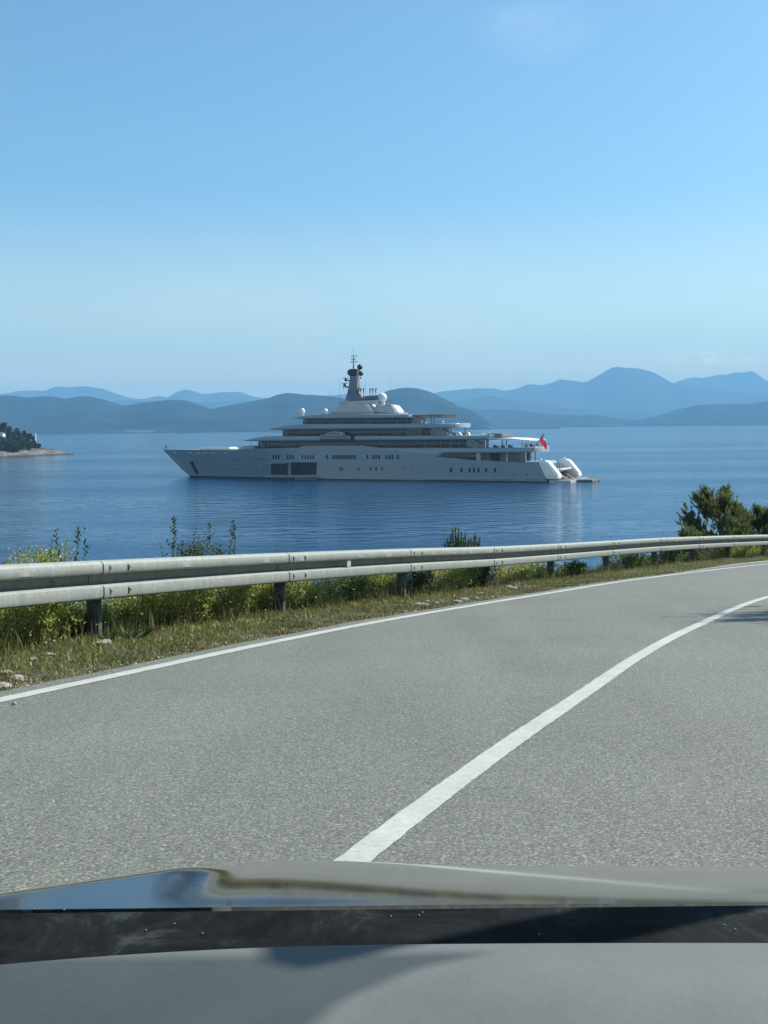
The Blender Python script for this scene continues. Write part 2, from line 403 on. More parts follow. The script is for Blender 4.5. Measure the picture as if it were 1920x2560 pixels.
# ------------------------------------------------------------------ sea
def water():
    m, t, p = nodes('sea_water')
    g = coords(t)
    p.inputs['Base Color'].default_value = (0.002, 0.036, 0.100, 1)
    p.inputs['Roughness'].default_value = 0.07; p.inputs['IOR'].default_value = 1.333; p.inputs['Specular IOR Level'].default_value = 0.34
    def nz(scale, stretch, detail=3, rough=0.55, rot=0.0):
        mp = t.nodes.new('ShaderNodeMapping'); mp.inputs['Scale'].default_value = stretch; mp.inputs['Rotation'].default_value = (0, 0, rot)
        t.links.new(g, mp.inputs[0])
        n = N(t, 'ShaderNodeTexNoise', Scale=scale, Detail=float(detail), Roughness=rough); t.links.new(mp.outputs[0], n.inputs['Vector']); return n
    a = nz(1.1, (0.55, 1, 1), 4, 0.6, 0.1); b = nz(0.22, (0.5, 1, 1), 3, 0.5, -0.2); c = nz(0.010, (0.12, 1, 1), 4, 0.6, 0.05); e = nz(4.0, (0.7, 1, 1), 2, .5, .3)
    c2 = nz(0.0016, (0.10, 1, 1), 5, 0.6, 0.02)
    mm = t.nodes.new('ShaderNodeMath'); mm.operation = 'ADD'; t.links.new(c.outputs['Fac'], mm.inputs[0]); t.links.new(c2.outputs['Fac'], mm.inputs[1])
    hf = t.nodes.new('ShaderNodeMath'); hf.operation = 'MULTIPLY'; hf.inputs[1].default_value = 0.5; t.links.new(mm.outputs[0], hf.inputs[0])
    calm = ramp(t, [(0.43, (0.12, 0.12, 0.12)), (0.53, (1, 1, 1))], hf.outputs[0])
    b1 = N(t, 'ShaderNodeBump', Distance=0.30); b2 = N(t, 'ShaderNodeBump', Distance=1.1); b3 = N(t, 'ShaderNodeBump', Distance=0.03)
    t.links.new(calm.outputs[0], b1.inputs['Strength']); b2.inputs['Strength'].default_value = 0.8; t.links.new(calm.outputs[0], b3.inputs['Strength'])
    t.links.new(a.outputs['Fac'], b1.inputs['Height']); t.links.new(b.outputs['Fac'], b2.inputs['Height']); t.links.new(e.outputs['Fac'], b3.inputs['Height'])
    t.links.new(b2.outputs[0], b1.inputs['Normal']); t.links.new(b1.outputs[0], b3.inputs['Normal']); t.links.new(b3.outputs[0], p.inputs['Normal'])
    return m
M_sea = water()
tag(mesh_obj('sea', [(-13000, -600, 0), (13000, -600, 0), (13000, 21500, 0), (-13000, 21500, 0)], [(0, 1, 2, 3)], M_sea), kind='structure')
M_bed = noisy('seabed', (0.05, 0.08, 0.07), (0.12, 0.13, 0.1), scale=0.3, world=True)

# ------------------------------------------------------------------ hills
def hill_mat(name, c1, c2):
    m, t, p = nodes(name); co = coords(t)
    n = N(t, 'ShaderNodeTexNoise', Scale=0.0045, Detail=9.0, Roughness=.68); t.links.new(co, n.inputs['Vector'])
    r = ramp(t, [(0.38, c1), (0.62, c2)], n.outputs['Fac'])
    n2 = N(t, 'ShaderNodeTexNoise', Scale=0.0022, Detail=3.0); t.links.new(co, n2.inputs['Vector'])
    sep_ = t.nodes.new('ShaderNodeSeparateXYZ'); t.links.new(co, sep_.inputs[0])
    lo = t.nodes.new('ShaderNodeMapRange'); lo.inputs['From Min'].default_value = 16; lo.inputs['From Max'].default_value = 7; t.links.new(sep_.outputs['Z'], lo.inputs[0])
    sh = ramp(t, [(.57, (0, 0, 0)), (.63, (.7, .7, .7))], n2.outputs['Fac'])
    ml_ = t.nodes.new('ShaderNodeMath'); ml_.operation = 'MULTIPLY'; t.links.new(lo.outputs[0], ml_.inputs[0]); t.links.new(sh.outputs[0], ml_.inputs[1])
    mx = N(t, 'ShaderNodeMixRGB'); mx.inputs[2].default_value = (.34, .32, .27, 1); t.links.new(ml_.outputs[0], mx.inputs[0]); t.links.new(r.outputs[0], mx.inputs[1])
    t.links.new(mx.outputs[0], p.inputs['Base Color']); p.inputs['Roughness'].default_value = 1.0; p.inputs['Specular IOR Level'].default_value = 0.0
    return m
M_h1 = hill_mat('hill_scrub_haze_blue', (0.005, 0.012, 0.024), (0.024, 0.034, 0.048))  # blue of distant haze mixed into the scrub colour
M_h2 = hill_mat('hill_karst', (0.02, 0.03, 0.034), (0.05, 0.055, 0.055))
def hills(name, prof, D, shore, mat, rough=1.0, back=2500, seed=0.0):
    us = [p[0] for p in prof]; vs = [p[1] for p in prof]
    n = 420; rows = []
    for i in range(n+1):
        u = us[0]+(us[-1]-us[0])*i/n; v = float(np.interp(u, us, vs))
        pt = at_depth(u, v, D); h = max(2.0, pt.z); col = []
        for k, (dy, s) in enumerate([(-shore, -0.02), (-shore*.93, 0.05), (-shore*.78, 0.22), (-shore*.6, .42), (-shore*.42, .62), (-shore*.28, .77), (-shore*.15, .89), (-shore*.06, .97), (0, 1), (back*.08, .97), (back*.25, .85), (back*.6, .5), (back, -0.05)]):
            wob = noise.fractal(Vector((pt.x/900+seed, dy/700, seed)), 0.8, 2.2, 5)
            z = h*s+(h*.075*wob*math.sin(math.pi*min(1, max(0, s)))*rough if 0 < s < 1 else 0)
            if k == 8: z = h*(1+0.004*noise.fractal(Vector((pt.x/120, seed, 0)), .8, 2, 4))
            col.append((pt.x*(D+dy)/D if k < 8 else pt.x, D+dy+(120*noise.noise(Vector((pt.x/500, seed, 2))) if k < 8 else 0), z))
        rows.append(col)
    return tag(MB().grid(rows).build(name, mat, smooth=False, fix=False), kind='structure')
def c4(L): return [(x/3.456, 940+y/3.456) for x, y in L]
def c1(L): return [(400+x/4.1475, 860+y/4.1475) for x, y in L]
def c2(L): return [(760+x/4.1475, 860+y/4.1475) for x, y in L]
def c3(L): return [(1120+x/4.1475, 980+y/4.1475) for x, y in L]
def c8(L): return [(1400+x/3.19, 880+y/3.19) for x, y in L]
near = [(-900, 1000), (-500, 975), (-200, 995)]+c4([(0, 170), (80, 168), (150, 175), (230, 185), (320, 178), (400, 172), (480, 180), (560, 198), (640, 185), (730, 172), (820, 185), (900, 215), (1000, 260), (1100, 255), (1250, 225)])+c1([(0, 590), (80, 578), (200, 578), (280, 590), (380, 625), (500, 678), (700, 640), (950, 595), (1130, 560), (1200, 530), (1320, 507), (1400, 512), (1500, 525), (1600, 527)])+c2([(60, 525), (200, 535), (300, 545), (420, 565), (600, 575), (760, 530), (870, 485), (1000, 457), (1090, 452), (1180, 460), (1300, 492), (1400, 540), (1550, 612)])+c3([(100, 145), (240, 182), (330, 240), (440, 330), (480, 380)])+[(1260, 1085), (1400, 1095)]
hills('near_hills', near, 6200, 1300, M_h1, seed=1.3)
low = [(1000, 1080), (1090, 1030)]+c3([(100, 185), (240, 180), (400, 183), (540, 178), (700, 190), (900, 210), (1100, 232), (1250, 245)])+c8([(0, 495), (170, 508), (260, 500), (400, 520), (600, 555), (700, 545), (860, 510), (960, 490), (1050, 465), (1130, 420), (1200, 417), (1450, 413), (1520, 420), (1600, 402), (1659, 390)])+[(2100, 980), (2500, 1000), (3000, 990)]
hills('low_hills', low, 8600, 1100, M_h1, seed=5.1)
mid = [(-900, 1005), (-100, 1010), (150, 1008), (270, 1003), (330, 1001), (420, 1006), (480, 1006), (620, 1003), (700, 1000), (900, 1000), (1000, 1008), (1100, 1012)]+c3([(70, 102), (200, 80), (330, 58), (450, 38), (540, 55), (650, 90), (800, 98), (950, 115), (1100, 140), (1200, 160), (1400, 185)])+c8([(60, 455), (200, 480), (330, 500), (420, 490), (520, 470), (680, 476), (830, 506), (960, 520)])+[(2000, 1045), (3000, 1040)]
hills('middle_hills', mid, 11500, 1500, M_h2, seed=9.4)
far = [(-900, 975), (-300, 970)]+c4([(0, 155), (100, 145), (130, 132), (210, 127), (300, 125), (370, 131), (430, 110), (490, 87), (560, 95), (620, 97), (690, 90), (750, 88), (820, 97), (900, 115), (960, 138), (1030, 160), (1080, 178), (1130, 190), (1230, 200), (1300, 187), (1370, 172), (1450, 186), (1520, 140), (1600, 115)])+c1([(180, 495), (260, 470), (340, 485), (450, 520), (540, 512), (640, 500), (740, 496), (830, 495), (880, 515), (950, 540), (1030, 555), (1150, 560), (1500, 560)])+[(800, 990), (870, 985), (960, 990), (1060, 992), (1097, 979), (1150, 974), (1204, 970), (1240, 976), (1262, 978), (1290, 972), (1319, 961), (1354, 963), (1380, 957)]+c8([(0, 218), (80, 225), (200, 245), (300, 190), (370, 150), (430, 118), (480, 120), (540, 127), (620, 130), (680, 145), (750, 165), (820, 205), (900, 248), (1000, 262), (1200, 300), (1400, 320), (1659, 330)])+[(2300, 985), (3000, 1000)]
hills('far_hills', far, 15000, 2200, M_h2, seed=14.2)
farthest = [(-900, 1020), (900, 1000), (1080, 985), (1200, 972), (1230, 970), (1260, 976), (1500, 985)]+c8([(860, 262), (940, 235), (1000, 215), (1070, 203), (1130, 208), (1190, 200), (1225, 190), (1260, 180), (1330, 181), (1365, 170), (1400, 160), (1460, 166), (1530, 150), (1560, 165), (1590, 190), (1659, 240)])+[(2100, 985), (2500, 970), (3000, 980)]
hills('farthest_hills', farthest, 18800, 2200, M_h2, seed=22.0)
# ================================================================== YACHT
YA = 26.0
hx = Vector((-math.cos(RAD(YA)), math.sin(RAD(YA)), 0)); pt = Vector((-math.sin(RAD(YA)), -math.cos(RAD(YA)), 0))
S0 = Vector((56.0, 385.0, 0)) - pt*10.5
yacht = empty('motor_yacht', S0, RAD(180-YA), 'long white motor yacht with stacked dark window bands, anchored broadside in the bay', 'yacht')
YM = Matrix((hx, pt, Vector((0, 0, 1)))).transposed()
def Y(u, v, p=10.5):
    """where the sight line through this pixel meets the yacht's lengthwise plane p metres to port"""
    d = ray(u, v); o = Vector((0, 0, EYE))-S0
    t = (p-o.dot(pt))/d.dot(pt); q = o+d*t
    return q.dot(hx), q.z
def shot(q):
    w = S0+hx*q[0]+pt*q[1]+Vector((0, 0, q[2]-EYE)); c = CM.transposed() @ w
    return 960+F*c.x/-c.z, 1280-F*c.y/-c.z

def gloss(name, col, rough=0.25, metal=0.0, coat=0.3, spec=0.5):
    return noisy(name, tuple(c*0.93 for c in col), col, scale=0.35, rough=rough, metallic=metal, coat=coat, spec=spec, world=False)
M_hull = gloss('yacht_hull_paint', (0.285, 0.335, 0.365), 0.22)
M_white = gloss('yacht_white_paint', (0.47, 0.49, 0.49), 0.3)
M_glass = noisy('yacht_dark_glass', (0.004, 0.006, 0.009), (0.022, 0.024, 0.024), scale=0.7, rough=0.12, stretch=(1.6, 1, 0.3), spec=0.4)
M_open = noisy('yacht_bay_interior', (0.010, 0.011, 0.012), (0.05, 0.045, 0.03), scale=0.5, rough=0.7)
M_teak = noisy('yacht_teak', (0.11, 0.09, 0.065), (0.19, 0.16, 0.12), scale=0.8, rough=0.6)
M_beige = noisy('yacht_beige_panel', (0.10, 0.085, 0.055), (0.17, 0.14, 0.09), scale=0.8, rough=0.7)
M_grey = gloss('yacht_grey_metal', (0.15, 0.165, 0.18), 0.4, 0.0)
M_dark = noisy('yacht_black_metal', (0.012, 0.013, 0.015), (0.03, 0.03, 0.032), scale=1.0, rough=0.5)
M_dome = gloss('radome_white', (0.72, 0.72, 0.68), 0.18, 0.0, 0.8)
M_boot = noisy('boot_stripe_paint', (0.004, 0.005, 0.008), (0.012, 0.014, 0.018), scale=0.5, rough=0.4)
M_wing = gloss('stern_gloss_white', (0.80, 0.80, 0.77), 0.12, 0.0, 1.0)
M_canvas = noisy('canvas_white', (0.55, 0.56, 0.55), (0.70, 0.70, 0.68), scale=0.9, rough=0.8)

# ---- hull
sheer_px = [(1343, 1155), (1293, 1155), (1224, 1152), (1180, 1150), (1130, 1145), (1083, 1141), (1035, 1134.5), (996, 1127.5), (958, 1120.5), (929, 1116.7), (905, 1114.4), (850, 1114.2), (790, 1114.3), (758, 1114.8), (752, 1117), (745, 1119.4), (700, 1120.2), (617, 1122.5), (588, 1124.5), (520, 1124.5), (460, 1124), (407, 1123.5)]
s_bt, z_bt = Y(407, 1123.5, 0); s_bw = Y(475, 1190.5, 0)[0]
s_at = Y(1343, 1155)[0]; s_aw = Y(1368, 1196)[0]
LT = s_bt-s_at
def hb_deck(f): return 10.5*min(1.0, max(0.0, (1-f)/0.34))**0.62 if f < 1 else 0.0
def hb_wl(f): return 9.9*min(1.0, max(0.0, (1-f)/0.42))**0.95 if f < 1 else 0.0
SH = []
for u, v in sheer_px:
    p = 10.5
    for _ in range(6):
        s, z = Y(u, v, p); f = (s-s_at)/LT; p = hb_deck(min(1, max(0, f)))
    SH.append((s, z))
SH.sort()
def sheer(s): return float(np.interp(s, [a for a, _ in SH], [b for _, b in SH]))
def stem(z): return s_bw+(s_bt-s_bw)*max(-0.05, z/z_bt)**0.93 if z > 0 else s_bw+(s_bt-s_bw)*z/z_bt*0.6
def aft(z): return s_aw+(s_at-s_aw)*min(1.2, max(0, z)/sheer(s_at))
def hull_y(s, z):
    f = min(1, max(0, (s-aft(z))/(stem(z)-aft(z)))); zt = sheer(s); k = min(1, max(0, z/zt))
    a, b = hb_wl(f), hb_deck(f); y = a+(b-a)*k**1.3
    return y
def hull_grid(sgn, ns=150, nz=14, zlo=-1.5):
    rows = []
    for i in range(ns+1):
        f = i/ns; row = []
        for j in range(nz+1):
            # vertical lines in f-space; height from the sheer at that station
            zz = zlo; s = 0
            for _ in range(5):
                zt = sheer(aft(zz)+(stem(zz)-aft(zz))*f) if _ else sheer(s_at+LT*f)
                zz = zlo+(zt-zlo)*j/nz
            s = aft(zz)+(stem(zz)-aft(zz))*f
            a, b = hb_wl(f), hb_deck(f); k = min(1, max(0, zz/zt)); y = (a+(b-a)*k**1.3)
            row.append((s, sgn*y, zz))
        rows.append(row)
    return rows
P_, S_ = hull_grid(1), hull_grid(-1)
hm = MB().grid(P_).grid(S_)
hm.grid([[p, (p[0], 0, p[2]), q] for p, q in zip([r[-1] for r in P_], [r[-1] for r in S_])])          # deck
hm.grid([[p, q] for p, q in zip(P_[0], S_[0])])                                                       # transom
hull = hm.build('hull', M_hull, yacht, smooth=True)
bm_ = MB()
for sg in (1, -1):
    rows = []
    for i in range(81):
        f = i/80
        rows.append([(aft(z)+(stem(z)-aft(z))*f+(0.04 if i == 80 else 0), sg*(hb_wl(f)+0.05), z) for z in (-1.2, 0.0, 0.38)])
    bm_.grid(rows)
bm_.build('boot_stripe', M_boot, yacht)
def plate(mb, px, off=0.05, n=1):
    """a pane lying on the hull side; px = corner pixels (tl, tr, br, bl)"""
    def cv(u, v):
        p = 10.5
        for _ in range(6):
            s, z = Y(u, v, p); p = hull_y(s, z)
        return s, z
    c = [cv(*q) for q in px]; (tl_, tr_, br_, bl_) = [Vector(q) for q in px]
    na = max(1, int((tr_-tl_).length/6)); nb_ = max(1, int((bl_-tl_).length/8)); front = []
    for j in range(nb_+1):
        row = []
        for i in range(na+1):
            q = (tl_.lerp(tr_, i/na)).lerp(bl_.lerp(br_, i/na), j/nb_); s, z = cv(q.x, q.y); row.append((s, hull_y(s, z)+off, z))
        front.append(row)
    mb.grid(front)
    ring = front[0]+[r[-1] for r in front[1:]]+front[-1][::-1][1:]+[r[0] for r in front[::-1][1:]]
    mb.grid([ring, [(x, y-off-.2, z) for x, y, z in ring]])
    return c
def rect(u0, u1, v0, v1, sk=0): return [(u0, v0), (u1, v0), (u1+sk, v1), (u0+sk, v1)]
for u in (683.8, 690.6, 697.4, 719.2, 725.8, 732.6, 756, 762.7, 769.5, 776.4, 783.2, 817.7, 919, 933, 940.3, 947.6, 966, 973.4, 980.8, 995):
    wdt = 1.75 if u < 800 else 2.2
    plate(m := MB(), rect(u-wdt, u+wdt, 1137.2, 1148)); m.build('window', M_glass, hull)
plate(m := MB(), rect(829, 891, 1137.6, 1148.2)); m.build('lounge_window', M_beige, hull)
for u in (851.3, 856.2, 896.6, 927, 940.3, 955.2): plate(m := MB(), rect(u-1.7, u+1.7, 1168, 1176.6)); m.build('window', M_glass, hull)
for u in (1127.3, 1153.3, 1174.2, 1185, 1196.2, 1215.5, 1237.3): plate(m := MB(), rect(u-2.5, u+2.5, 1169.2, 1181)); m.build('window', M_glass, hull)
for u in (1008.5, 1027, 1285, 1317, 1349): plate(m := MB(), rect(u-1.6, u+1.6, 1172, 1175)+[] if u < 1100 else rect(u-1.5, u+1.5, 1185, 1188.5)); m.build('porthole', M_glass, hull)
for u in (438.6, 475, 496.5, 512.8, 532.6, 564.7): plate(m := MB(), rect(u-3.6, u+3.6, 1131, 1134)); m.build('fairlead_sunlit_patch', M_canvas, hull)  # white patches paint in the sunlit deck seen through the bow openings
for a, b in ((583, 590), (596, 600), (622, 634), (644, 648), (650, 660)): plate(m := MB(), rect(a, b, 1147.6, 1148.8)); m.build('vent_slot', M_dark, hull)
for a, b in ((570, 580), (588, 596), (604, 610), (618, 625), (637, 645), (652, 660), (663, 670)): plate(m := MB(), rect(a, b, 1173, 1174.1)); m.build('vent_slot', M_dark, hull)
plate(m := MB(), [(473, 1153), (482, 1153), (498, 1184), (489, 1184)]); m.build('anchor_pocket', M_dark, hull)
# side bays with fold-out shell doors
for r_, nm in ((rect(678, 719.8, 1158, 1186.4), 'tender_bay'), (rect(727.6, 791.5, 1155.5, 1187), 'tender_bay')):
    m = MB(); c = plate(m, r_, 0.06); bay = m.build(nm, M_open, hull)
    s_hi = max(a for a, _ in c); s_lo = min(a for a, _ in c); z_hi = max(b for _, b in c); z_lo = min(b for _, b in c)
    MB().box(s_lo-.3, s_hi+.3, 10.1, 11.6, z_hi-.02, z_hi+.22, .05).build('shell_door', M_hull, bay)
    MB().box(s_lo+.2, s_hi-.2, 10.1, 11.8, z_lo-.55, z_lo-.15, .05).build('landing_platform', M_hull, bay)
def ledge(u0, u1, v, h, name, mat, dep=.25):
    rows = []
    s0, z0 = Y(u0, v); s1, z1 = Y(u1, v)
    for i in range(25):
        s = s0+(s1-s0)*i/24; z = z0+(z1-z0)*i/24; y = hull_y(s, z)
        rows.append([(s, y-.1, z), (s, y+dep, z), (s, y+dep, z-h), (s, y-.1, z-h)])
    MB().grid(rows).build(name, mat, hull)
ledge(794, 1026, 1164, .22, 'rubbing_strake', M_hull)
ledge(1056, 1366, 1196.8, .30, 'rubbing_strake', M_hull, .3)
ledge(1060, 1366, 1199, .22, 'boot_line', M_boot, .05)

# ---- decks: every band is a closed shell with its own plan outline
def plan(s0, s1, hb, ra, rf, na=2.2, nf=1.7, n=14):
    """half outline from the aft end s0 to the fore end s1: list of (s, half breadth)"""
    out = []
    for i in range(n+1):
        t = i/n*math.pi/2; out.append((s0+ra*(1-math.cos(t)**(2/na)), hb*math.sin(t)**(2/na)))
    a_ = s0+ra; b_ = s1-rf; k_ = max(2, int((b_-a_)/1.6))
    for i in range(1, k_): out.append((a_+(b_-a_)*i/k_, hb))
    for i in range(n+1):
        t = math.pi/2*(1-i/n); out.append((s1-rf*(1-math.cos(t)**(2/nf)), hb*math.sin(t)**(2/nf)))
    return [q for i, q in enumerate(out) if i == 0 or q[0]-out[i-1][0] > -1e-6]
def shell(name, outline, zb, zt, mat, parent=yacht, inset=0.0, edge=0.22, smooth=True):
    """outline half -> solid; zb, zt are functions of s; edge rounding at top and bottom"""
    rows = []
    full = outline+[(s, -y) for s, y in outline[::-1]]
    cx = sum(s for s, _ in full)/len(full)
    lv = []
    for s, y in full:
        a, b = zb(s), zt(s); e = min(edge, (b-a)*.45)
        sg = 1 if y > 0 else -1
        def mv(d, z):
            yy = sg*max(0, abs(y)-d); return (s, yy, z)
        rows.append([(s, 0, a), mv(e*.9+inset, a), mv(e*.25, a+e*.4), mv(0, a+e), mv(0, b-e), mv(e*.25, b-e*.4), mv(e*.9+inset, b), (s, 0, b)])
    rows.append(rows[0])
    return MB().grid(rows).build(name, mat, parent, smooth=smooth)
def pw(px, p):
    """piecewise height function from pixels on plane p"""
    L = sorted(Y(u, v, p) for u, v in px)
    return lambda s: float(np.interp(s, [a for a, _ in L], [b for _, b in L]))
def aft_end(u_side, u_max, v, hb):
    """round the stern end of a deck so that its outermost point appears at u_max"""
    s1, z = Y(u_side, v, hb); best = (1e9, 2.0)
    for k in range(10, 140):
        ra = k*0.15
        um = max(shot((s, sg*y, z))[0] for s, y in plan(s1-ra, s1+40, hb, ra, 5, 2.6) for sg in (1, -1))
        if abs(um-u_max) < best[0]: best = (abs(um-u_max), ra)
    return s1-best[1], best[1]

# main deck band (D2) from the hull knuckle to the rounded stern overhang
hb2 = 10.25
a2, r2 = aft_end(1293, 1374, 1124, hb2)
s2 = Y(930, 1120, hb2)[0]
bandA = shell('main_deck_band', plan(a2, s2, hb2, r2, .5, 2.6, 6), pw([(925, 1121), (958, 1126), (996, 1133), (1035, 1139.5), (1083, 1146), (1094, 1147), (1100, 1133.2), (1293, 1132.3), (1375, 1129.5)], hb2), pw([(925, 1117.2), (945, 1119.4), (1293, 1119.6), (1320, 1117.6), (1375, 1117)], hb2), M_hull, edge=.3)
# window band above the hull (W1)
hb1 = 9.4
s_f, _ = Y(624.5, 1112, 8.2)
shell('lower_saloon', plan(Y(1163.5, 1110, hb1)[0], s_f, hb1, 1.0, 12, 4, 2.0), lambda s: pw_w1b(s), lambda s: pw_w1t(s), M_glass, edge=.05) if False else None
pw_w1b = pw([(600, 1124), (1170, 1121)], hb1); pw_w1t = pw([(600, 1101), (1170, 1099)], hb1)
shell('lower_saloon', plan(Y(1163.5, 1110, hb1)[0], s_f, hb1, 1.0, 12, 4, 2.0), pw_w1b, pw_w1t, M_glass, edge=.05)
# band D3
def visor(name, hb, tip, side, top, bot, aft_side, aft_max, mat=M_hull, nf=1.9, edge=.35):
    st, zt_ = Y(tip[0], tip[1], 0); ss = Y(side, tip[1], hb)[0]
    a, r = aft_end(aft_side, aft_max, bot[-1][1], hb) if aft_max else (Y(aft_side, tip[1], hb)[0], .6)
    return shell(name, plan(a, st, hb, r, max(3.0, st-ss), 2.6, nf), pw(bot, hb), pw(top, hb), mat, edge=edge)
visor('upper_deck_band', 9.9, (601, 1101.5), 665, [(590, 1101.2), (603, 1100.2), (625, 1096), (651, 1091.6), (687, 1090), (799, 1090.2), (1190, 1088.6), (1275, 1085)], [(590, 1102), (624, 1103.3), (800, 1102), (1190, 1099.2), (1275, 1096.5)], 1190, 1271)
shell('upper_saloon', plan(Y(1075, 1082, 8.8)[0], Y(687.5, 1082, 7.6)[0], 8.8, 1.0, 11, 4, 2.0), pw([(640, 1092), (1250, 1089)], 8.8), pw([(640, 1073), (1250, 1070)], 8.8), M_glass, edge=.05)
visor('bridge_deck_band', 9.2, (666.5, 1073.4), 722, [(650, 1073), (668, 1072), (690, 1066.5), (713, 1063), (742, 1061.2), (790, 1059.6), (1100, 1059.2), (1180, 1056.8)], [(650, 1074), (687, 1075), (800, 1073.6), (1100, 1071), (1180, 1068)], 1100, 1177)
shell('bridge', plan(Y(1027.6, 1052, 7.6)[0], Y(742.5, 1052, 6.2)[0], 7.6, 1.0, 9, 4, 2.0), pw([(700, 1062), (1100, 1060)], 7.6), pw([(700, 1046.5), (1100, 1044)], 7.6), M_glass, edge=.05)
visor('sun_deck_band', 7.8, (729.5, 1045.8), 775, [(720, 1045), (735, 1043.8), (752, 1039.2), (790, 1035.6), (828, 1034.6), (1030, 1036)], [(720, 1046.6), (760, 1047.5), (1030, 1044.8)], 1024, 0)
# bridge window uprights, railings and shade posts are real pieces
def post_px(name, u, v0, v1, p, w=.16, mat=M_grey, lean=0.0, parent=yacht):
    s, zb = Y(u, v1, p); s2_, zt = Y(u, v0, p)
    return MB().tube([(s, p, zb), (s+lean, p, zt)], w, 6).build(name, mat, parent)
for u in (1045.5, 1059, 1078, 1084): post_px('awning_post', u, 1042, 1059.5, 6.6, .17, M_teak)
for u in (1098, 1122, 1129): post_px('deck_post', u, 1070, 1088, 8.6, .28, M_grey)
post_px('deck_post', 1163.5, 1068, 1087, 8.2, .22)
for u in (1186, 1196, 1209.5, 1218.5): post_px('deck_post', u, 1097, 1119.5, 8.9, .25 if u < 1200 else .5, M_grey)
for u in (1256, 1266): post_px('deck_post', u, 1099, 1114, 8.6, .22)
for u in (1306, 1317): post_px('deck_post', u, 1103, 1117, 7.0, .1)
for u in (1303, 1308): post_px('deck_post', u, 1132, 1151, 8.8, .22)
post_px('deck_post', 1338.6, 1130, 1151, 8.8, .22)
MB().box(Y(1323.5, 0, 8)[0], Y(1316.5, 0, 8)[0], 6.5, 8.5, Y(1320, 1152, 8)[1], Y(1320, 1131, 8)[1]).build('deck_locker', M_dark, yacht)
def stair(u0, v0, u1, v1, p):
    a = Y(u0, v0, p); b = Y(u1, v1, p)
    m = MB().tube([(a[0], p, a[1]), (b[0], p, b[1])], .28, 4).tube([(a[0], p-1.2, a[1]), (b[0], p-1.2, b[1])], .28, 4)
    for k in range(1, 8):
        t = k/8; m.box(a[0]+(b[0]-a[0])*t-.15, a[0]+(b[0]-a[0])*t+.15, p-1.2, p, a[1]+(b[1]-a[1])*t-.05, a[1]+(b[1]-a[1])*t+.05)
    m.build('staircase', M_grey, yacht)
stair(1107, 1072, 1131, 1084, 8.4); stair(1186, 1099, 1209, 1113, 8.7)
# slim sun awnings
def awning(name, pl, hb, mat, th=.12):
    top = pw(pl, hb); s0 = Y(pl[-1][0], pl[-1][1], hb)[0]; s1 = Y(pl[0][0], pl[0][1], hb)[0]
    return shell(name, plan(s0, s1, hb, 2.2, 1.0, 3, 4), lambda s: top(s)-th-.35*max(0, min(1, (s-s0)/(s1-s0))), top, mat, edge=.1)
awning('stern_awning', [(1203, 1097.4), (1240, 1095.2), (1282, 1096.2), (1300, 1098.5), (1332, 1101)], 8.8, M_canvas)
for a_, b_, z_ in ((1030, 1107, 1036.2), (1034, 1106, 1040.8)):
    s0, z0 = Y(b_, z_, 6.6); s1, z1 = Y(a_, z_, 6.6)
    m = MB()
    for k in range(7): yk = 6.6-13.2*k/6; m.box(s0, s1, yk-.12, yk+.12, z0-.35, z0)
    for k in range(12): sk = s0+(s1-s0)*k/11; m.box(sk-.1, sk+.1, -6.6, 6.6, z0+.01, z0+.16)
    m.build('pergola', M_teak, yacht)
# inner cabins seen between deck posts
def block(name, u0, u1, v0, v1, p0, p1, mat, bev=.1, parent=yacht):
    s0, z0 = Y(u1, v1, p1); s1, z1 = Y(u0, v0, p1)
    return MB().box(min(s0, s1), max(s0, s1), p0, p1, min(z0, z1), max(z0, z1), bev).build(name, mat, parent)
# aft saloon inside the hull's open side, with a clear walk-round behind
zz0 = sheer(Y(1200, 1151)[0])
shell('aft_side_window', plan(Y(1190, 1140, 10.0)[0], Y(1075, 1140, 10.0)[0], 10.0, .3, .3, 6, 6), pw([(1070, 1144), (1090, 1147), (1200, 1154)], 10), pw([(1070, 1130), (1200, 1130)], 10), M_glass, edge=.05)
block('aft_cabin', 1201, 1226, 1131, 1153, -8.5, 8.9, M_beige)
block('aft_cabin', 1251, 1287, 1131, 1154, -3.0, 8.6, M_teak)
block('cabin_column', 1265, 1269, 1131, 1154, 8.6, 8.9, M_canvas)
block('aft_divider', 1190, 1201, 1131, 1153, 8.6, 9.9, M_hull)
block('interior_wall', 1013, 1055, 1072, 1088, 8.0, 8.95, M_beige)
for u in (985, 996, 1003): block('mullion', u-.7, u+.7, 1072, 1088, 8.6, 8.92, M_grey, 0)
for u in (655, 672, 720, 812, 1062, 1085, 1101, 1128, 1146): block('mullion', u-.6, u+.6, 1102, 1118, 9.1, 9.5, M_grey, 0)
for u in (765, 774, 920, 994, 1019): block('mullion', u-.6, u+.6, 1047, 1060, 7.3, 7.72, M_grey, 0)
